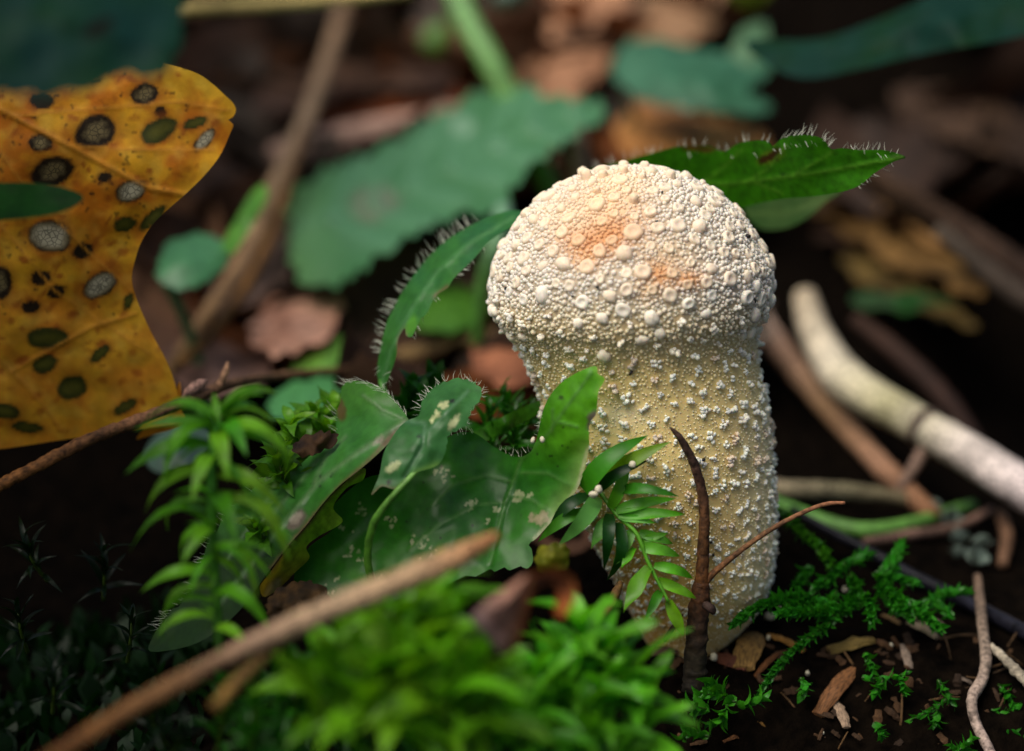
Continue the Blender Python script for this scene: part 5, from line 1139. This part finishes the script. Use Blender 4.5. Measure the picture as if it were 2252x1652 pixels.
for i in range(120):
    u = R.uniform(1480, 2250); v = R.uniform(1410, 1650)
    a = R.uniform(0, 6.28); l = R.uniform(5, 22)
    place_px('wood_chip', CH[i % 5], u - l * math.cos(a), v - l * math.sin(a), u + l * math.cos(a), v + l * math.sin(a), gd(u, v, .05), gd(u, v, .05) + R.uniform(-.1, .1), c(84, 58, 34) * R.uniform(.25, 1.1), 'tiny dark bark crumb scattered on the soil bank', 'chip', 'bark crumbs on the soil bank', 1.0)
for i in range(22):
    u = R.uniform(1500, 2250); v = R.uniform(1400, 1650); a = R.uniform(0, 6.28); l = R.uniform(18, 45)
    place_px('needle', ND[i % 3], u - l * math.cos(a), v - l * math.sin(a), u + l * math.cos(a), v + l * math.sin(a), gd(u, v, .08), gd(u, v, .08) + R.uniform(-.2, .2), c(96, 70, 40) * R.uniform(.3, 1.1), 'thin brown needle scattered on the soil bank', 'needle', 'needles on the soil bank', 1.0)
import bmesh
bm = bmesh.new(); bmesh.ops.create_icosphere(bm, subdivisions=2, radius=1)
for q in bm.verts: q.co *= 1 + .25 * noise.noise(q.co * 1.7)
gme = bpy.data.meshes.new('pale_grain'); bm.to_mesh(gme); bm.free(); gme.materials.append(M_GRAIN); gme.polygons.foreach_set('use_smooth', [True] * len(gme.polygons))
def grain(u, v, d, s, label, group):
    o = bpy.data.objects.new('pale_grain', gme); COL.objects.link(o); o.location = Vector(P(u, v, d)); k = s / K * CM
    o.scale = (k, k * R.uniform(.8, 1.3), k * .8); o.rotation_euler = (R.uniform(0, 3), R.uniform(0, 3), R.uniform(0, 3)); tag(o, label, 'grain', group)
for (u, v, s) in ((1317, 1077, 10), (1305, 1088, 9), (1391, 1022, 8)): grain(u, v, -2.25, s, 'cream grain lying on the moss frond leaves', 'cream grains on the moss frond')
for (u, v, s) in ((1172, 968, 6), (1193, 967, 7)): grain(u, v, -1.95, s, 'pinkish grain at the notch of the tall leaf lobe', 'grains at the leaf notch')
for (u, v, s) in ((1570, 1446, 10), (1620, 1434, 5), (1776, 1481, 6), (1858, 1296, 5), (1622, 1545, 8), (1690, 1402, 5), (1760, 1183, 4), (1960, 1418, 4), (1810, 1612, 4), (1735, 1325, 6), (1693, 1356, 10), (1720, 1340, 9)): grain(u, v, gd(u, v, .15), s, 'tiny whitish grain fallen on the soil round the stalk', 'whitish grains on the soil')
# grey-green lichen tufts
lme = []
for s in range(3):
    rr = random.Random(70 + s); V = []; F = []
    for k in range(26):
        a = rr.uniform(0, 6.28); b = rr.uniform(.1, 1.3); q = np.array([math.cos(a) * math.sin(b), math.sin(a) * math.sin(b), math.cos(b)])
        e = np.cross(q, [.3, .5, .8]); e /= np.linalg.norm(e); w = rr.uniform(.12, .28); k0 = len(V)
        V += [(e * -.06).tolist(), (e * .06).tolist(), (q * .5 + e * w).tolist(), (q * .55 - e * w).tolist(), (q * 1.0 + e * w * 1.2 + [0, 0, .1]).tolist(), (q * .9 - e * w * .8 + [0, .1, 0]).tolist()]
        F += [(k0, k0 + 1, k0 + 2, k0 + 3), (k0 + 3, k0 + 2, k0 + 4, k0 + 5)]
    lme.append(mesh('lichen', np.array(V), F, M_LITTER))
for i, (u, v, s) in enumerate(((2085, 1150, 38), (2115, 1195, 34), (2140, 1240, 40), (2100, 1225, 28), (2050, 1120, 26), (2160, 1205, 30))):
    o = bpy.data.objects.new('lichen', lme[i % 3]); COL.objects.link(o); o.location = Vector(P(u, v, on_ground(u, v) - .3)); k = s / K * CM; o.scale = (k, k, k); o.rotation_euler = (R.uniform(-.3, .3), R.uniform(-.3, .3), R.uniform(0, 6)); o.color = (*c(112, 128, 118), 1)
    tag(o, 'small grey-green lichen tuft on the soil behind the black stalk', 'lichen', 'lichen tufts behind the black stalk')
# fallen leaves over the rising floor behind
def litter_mesh(seed):
    rr = random.Random(seed); n, m = 12, 8; V = []; F = []; cu = rr.uniform(.1, .35); tw = rr.uniform(-.4, .4)
    for i in range(n + 1):
        t = i / n; w = .34 * math.sin(math.pi * (.04 + .94 * t)) ** .75 * (1 + .1 * math.sin(i * 2.3))
        for k in range(m + 1):
            s = k / m * 2 - 1
            z = cu * s * s * .6 + cu * (t - .5) ** 2 * 1.3 + .05 * noise.noise(Vector((t * 4, s * 2, seed))) + tw * s * (t - .5) * .4 + .02 * abs(math.sin(t * 22 - abs(s) * 4))
            V.append((s * w, t - .5, z))
    for i in range(n):
        for k in range(m): F.append((i * (m + 1) + k, i * (m + 1) + k + 1, (i + 1) * (m + 1) + k + 1, (i + 1) * (m + 1) + k))
    return mesh('fallen_leaf', np.array(V), F, M_LITTER)
LM = [litter_mesh(s) for s in range(6)]
tones = [('mid brown', c(104, 74, 52)), ('chocolate brown', c(84, 56, 38)), ('light tan', c(132, 96, 70)), ('very dark brown', c(66, 45, 32)), ('rusty orange-brown', c(118, 66, 28)), ('greyish brown', c(92, 80, 70)), ('blackish brown', c(50, 36, 28))]
n = 0
while n < 110:
    y = R.uniform(3.5, 40); x = R.uniform(-9 - y * .3, 6 + y * .3)
    if (x > 1.0 and y < 15) or (y < 9 and R.random() < .75) or (x < -5 and y < 9): continue
    if x > 1.5 + .02 * y and R.random() < .82: continue
    L = R.uniform(2.2, 4.5); z = ground_z(x, y) + R.uniform(.1, .5)
    u, v, _q = UVD(np.array([x, y, z]) * CM)
    if not (-120 < u < 2372 and -120 < v < 1500) or (500 < u < 1420 and v < 720 and _q < 13): continue
    k = R.choice((3, 6, 1)) if x > 1.5 else R.randrange(7)
    o = bpy.data.objects.new('fallen_leaf', LM[n % 6]); COL.objects.link(o)
    o.location = (x * CM, y * CM, z * CM); o.scale = (L * CM * R.uniform(.8, 1.3), L * CM, L * CM)
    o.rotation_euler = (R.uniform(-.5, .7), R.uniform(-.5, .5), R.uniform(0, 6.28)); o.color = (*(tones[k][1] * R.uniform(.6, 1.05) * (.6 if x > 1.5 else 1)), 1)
    tag(o, tones[k][0] + ' fallen leaf lying in the blurred litter behind the mushroom', 'leaf', tones[k][0] + ' leaves of the litter behind'); n += 1

# ------------------------------------------------------------------ tall herbs added out of frame to shade the edges of the view
M_SHADE_HERB = mat_leaf('herb_leaf', src='obj', rough=.5, trans=.22, spec=.25, tint=(1.1, 1.15, .4), bump=.3, var=.3, vscale=4, bscale=12)  # for the leaves of the added shade herbs
def shade_herb_mesh(seed):
    rr = random.Random(seed); n, m = 14, 10; V = []; F = []
    for i in range(n + 1):
        t = i / n; w = .33 * math.sin(math.pi * (.05 + .93 * t)) ** .7 * (1 + .05 * (i % 2))
        for k in range(m + 1):
            s = k / m * 2 - 1
            V.append((s * w, t, -.25 * t * t + .08 * abs(s) + .015 * math.sin(t * 30 - abs(s) * 5)))
    for i in range(n):
        for k in range(m): F.append((i * (m + 1) + k, i * (m + 1) + k + 1, (i + 1) * (m + 1) + k + 1, (i + 1) * (m + 1) + k))
    return mesh('leaf', np.array(V), F, M_SHADE_HERB)
HM = [shade_herb_mesh(s) for s in range(2)]
def herb(label, x, y, leaves):
    z0 = ground_z(x, y); root = thing('added_shade_herb', np.array([x, y, z0]) * CM, label, 'herb')
    zt = max(l[2] for l in leaves)
    ctr = np.array([[x, y, z0 - .5], [x + .2, y, z0 + (zt - z0) * .5], [x, y + .1, zt]])
    pts = catmull(ctr, n=8) * CM; V, F = tube_vf(pts, np.linspace(.28, .14, len(pts)) * CM, 8, .05)
    obj('stalk', V, F, M_STALK, root, np.tile(c(60, 96, 30), (len(V), 1)))
    for (tx, ty, z, L) in leaves:
        a = np.array([x, y, z - .8]); dirh = np.array([tx - x, ty - y, 0.0]); dist = np.linalg.norm(dirh); dirh /= dist
        bs = np.array([tx, ty, z]) - dirh * L * .5
        ms = [a, (a + bs) / 2 + np.array([0, 0, .6]), bs]
        pt = catmull(ms, n=5) * CM; V, F = tube_vf(pt, np.full(len(pt), .09) * CM, 6, .05); obj('petiole', V, F, M_STALK, root, np.tile(c(60, 96, 30), (len(V), 1)))
        put = put_leaf(root, bs * CM, (bs + dirh * L + np.array([0, 0, -.3])) * CM, HM[R.randrange(2)], c(40, 88, 34), 1.15, up=(0, 0, 1))
herb('added out-of-view shade herb left of the yellow leaf', -18, 0, [(-13.4, -2, 12.5, 7.5), (-14.5, 5, 14, 8), (-13.6, -8, 13.5, 8), (-20, 6, 12, 7), (-21, -3, 11, 7)])
herb('added out-of-view shade herb at the left front of the moss mound', -16, -13, [(-13, -10.5, 13, 5), (-12, -16, 13, 7), (-17, -11, 12, 7)])
herb('added out-of-view shade herb right of the kinked twig', 13, -2, [(8.3, -3, 13, 8), (8.6, 3, 14, 8.5), (10, -8, 13, 8), (15, 4, 12, 7)])
herb('added out-of-view shade herb at the right front of the soil bank', 9, -13, [(5.5, -12, 14.5, 8), (7.5, -8.5, 14, 7), (12, -14, 13, 7)])
herb('added out-of-view shade herb right behind the pale bent stick', 17, 14, [(10, 12, 11, 9), (11, 17, 12, 9), (13, 8, 12.5, 8), (8.5, 18, 9.5, 8)])
herb('added out-of-view shade herb left behind the yellow leaf', -19, 14, [(-12, 12, 11, 9), (-13, 18, 12, 9), (-14, 8, 12.5, 8)])
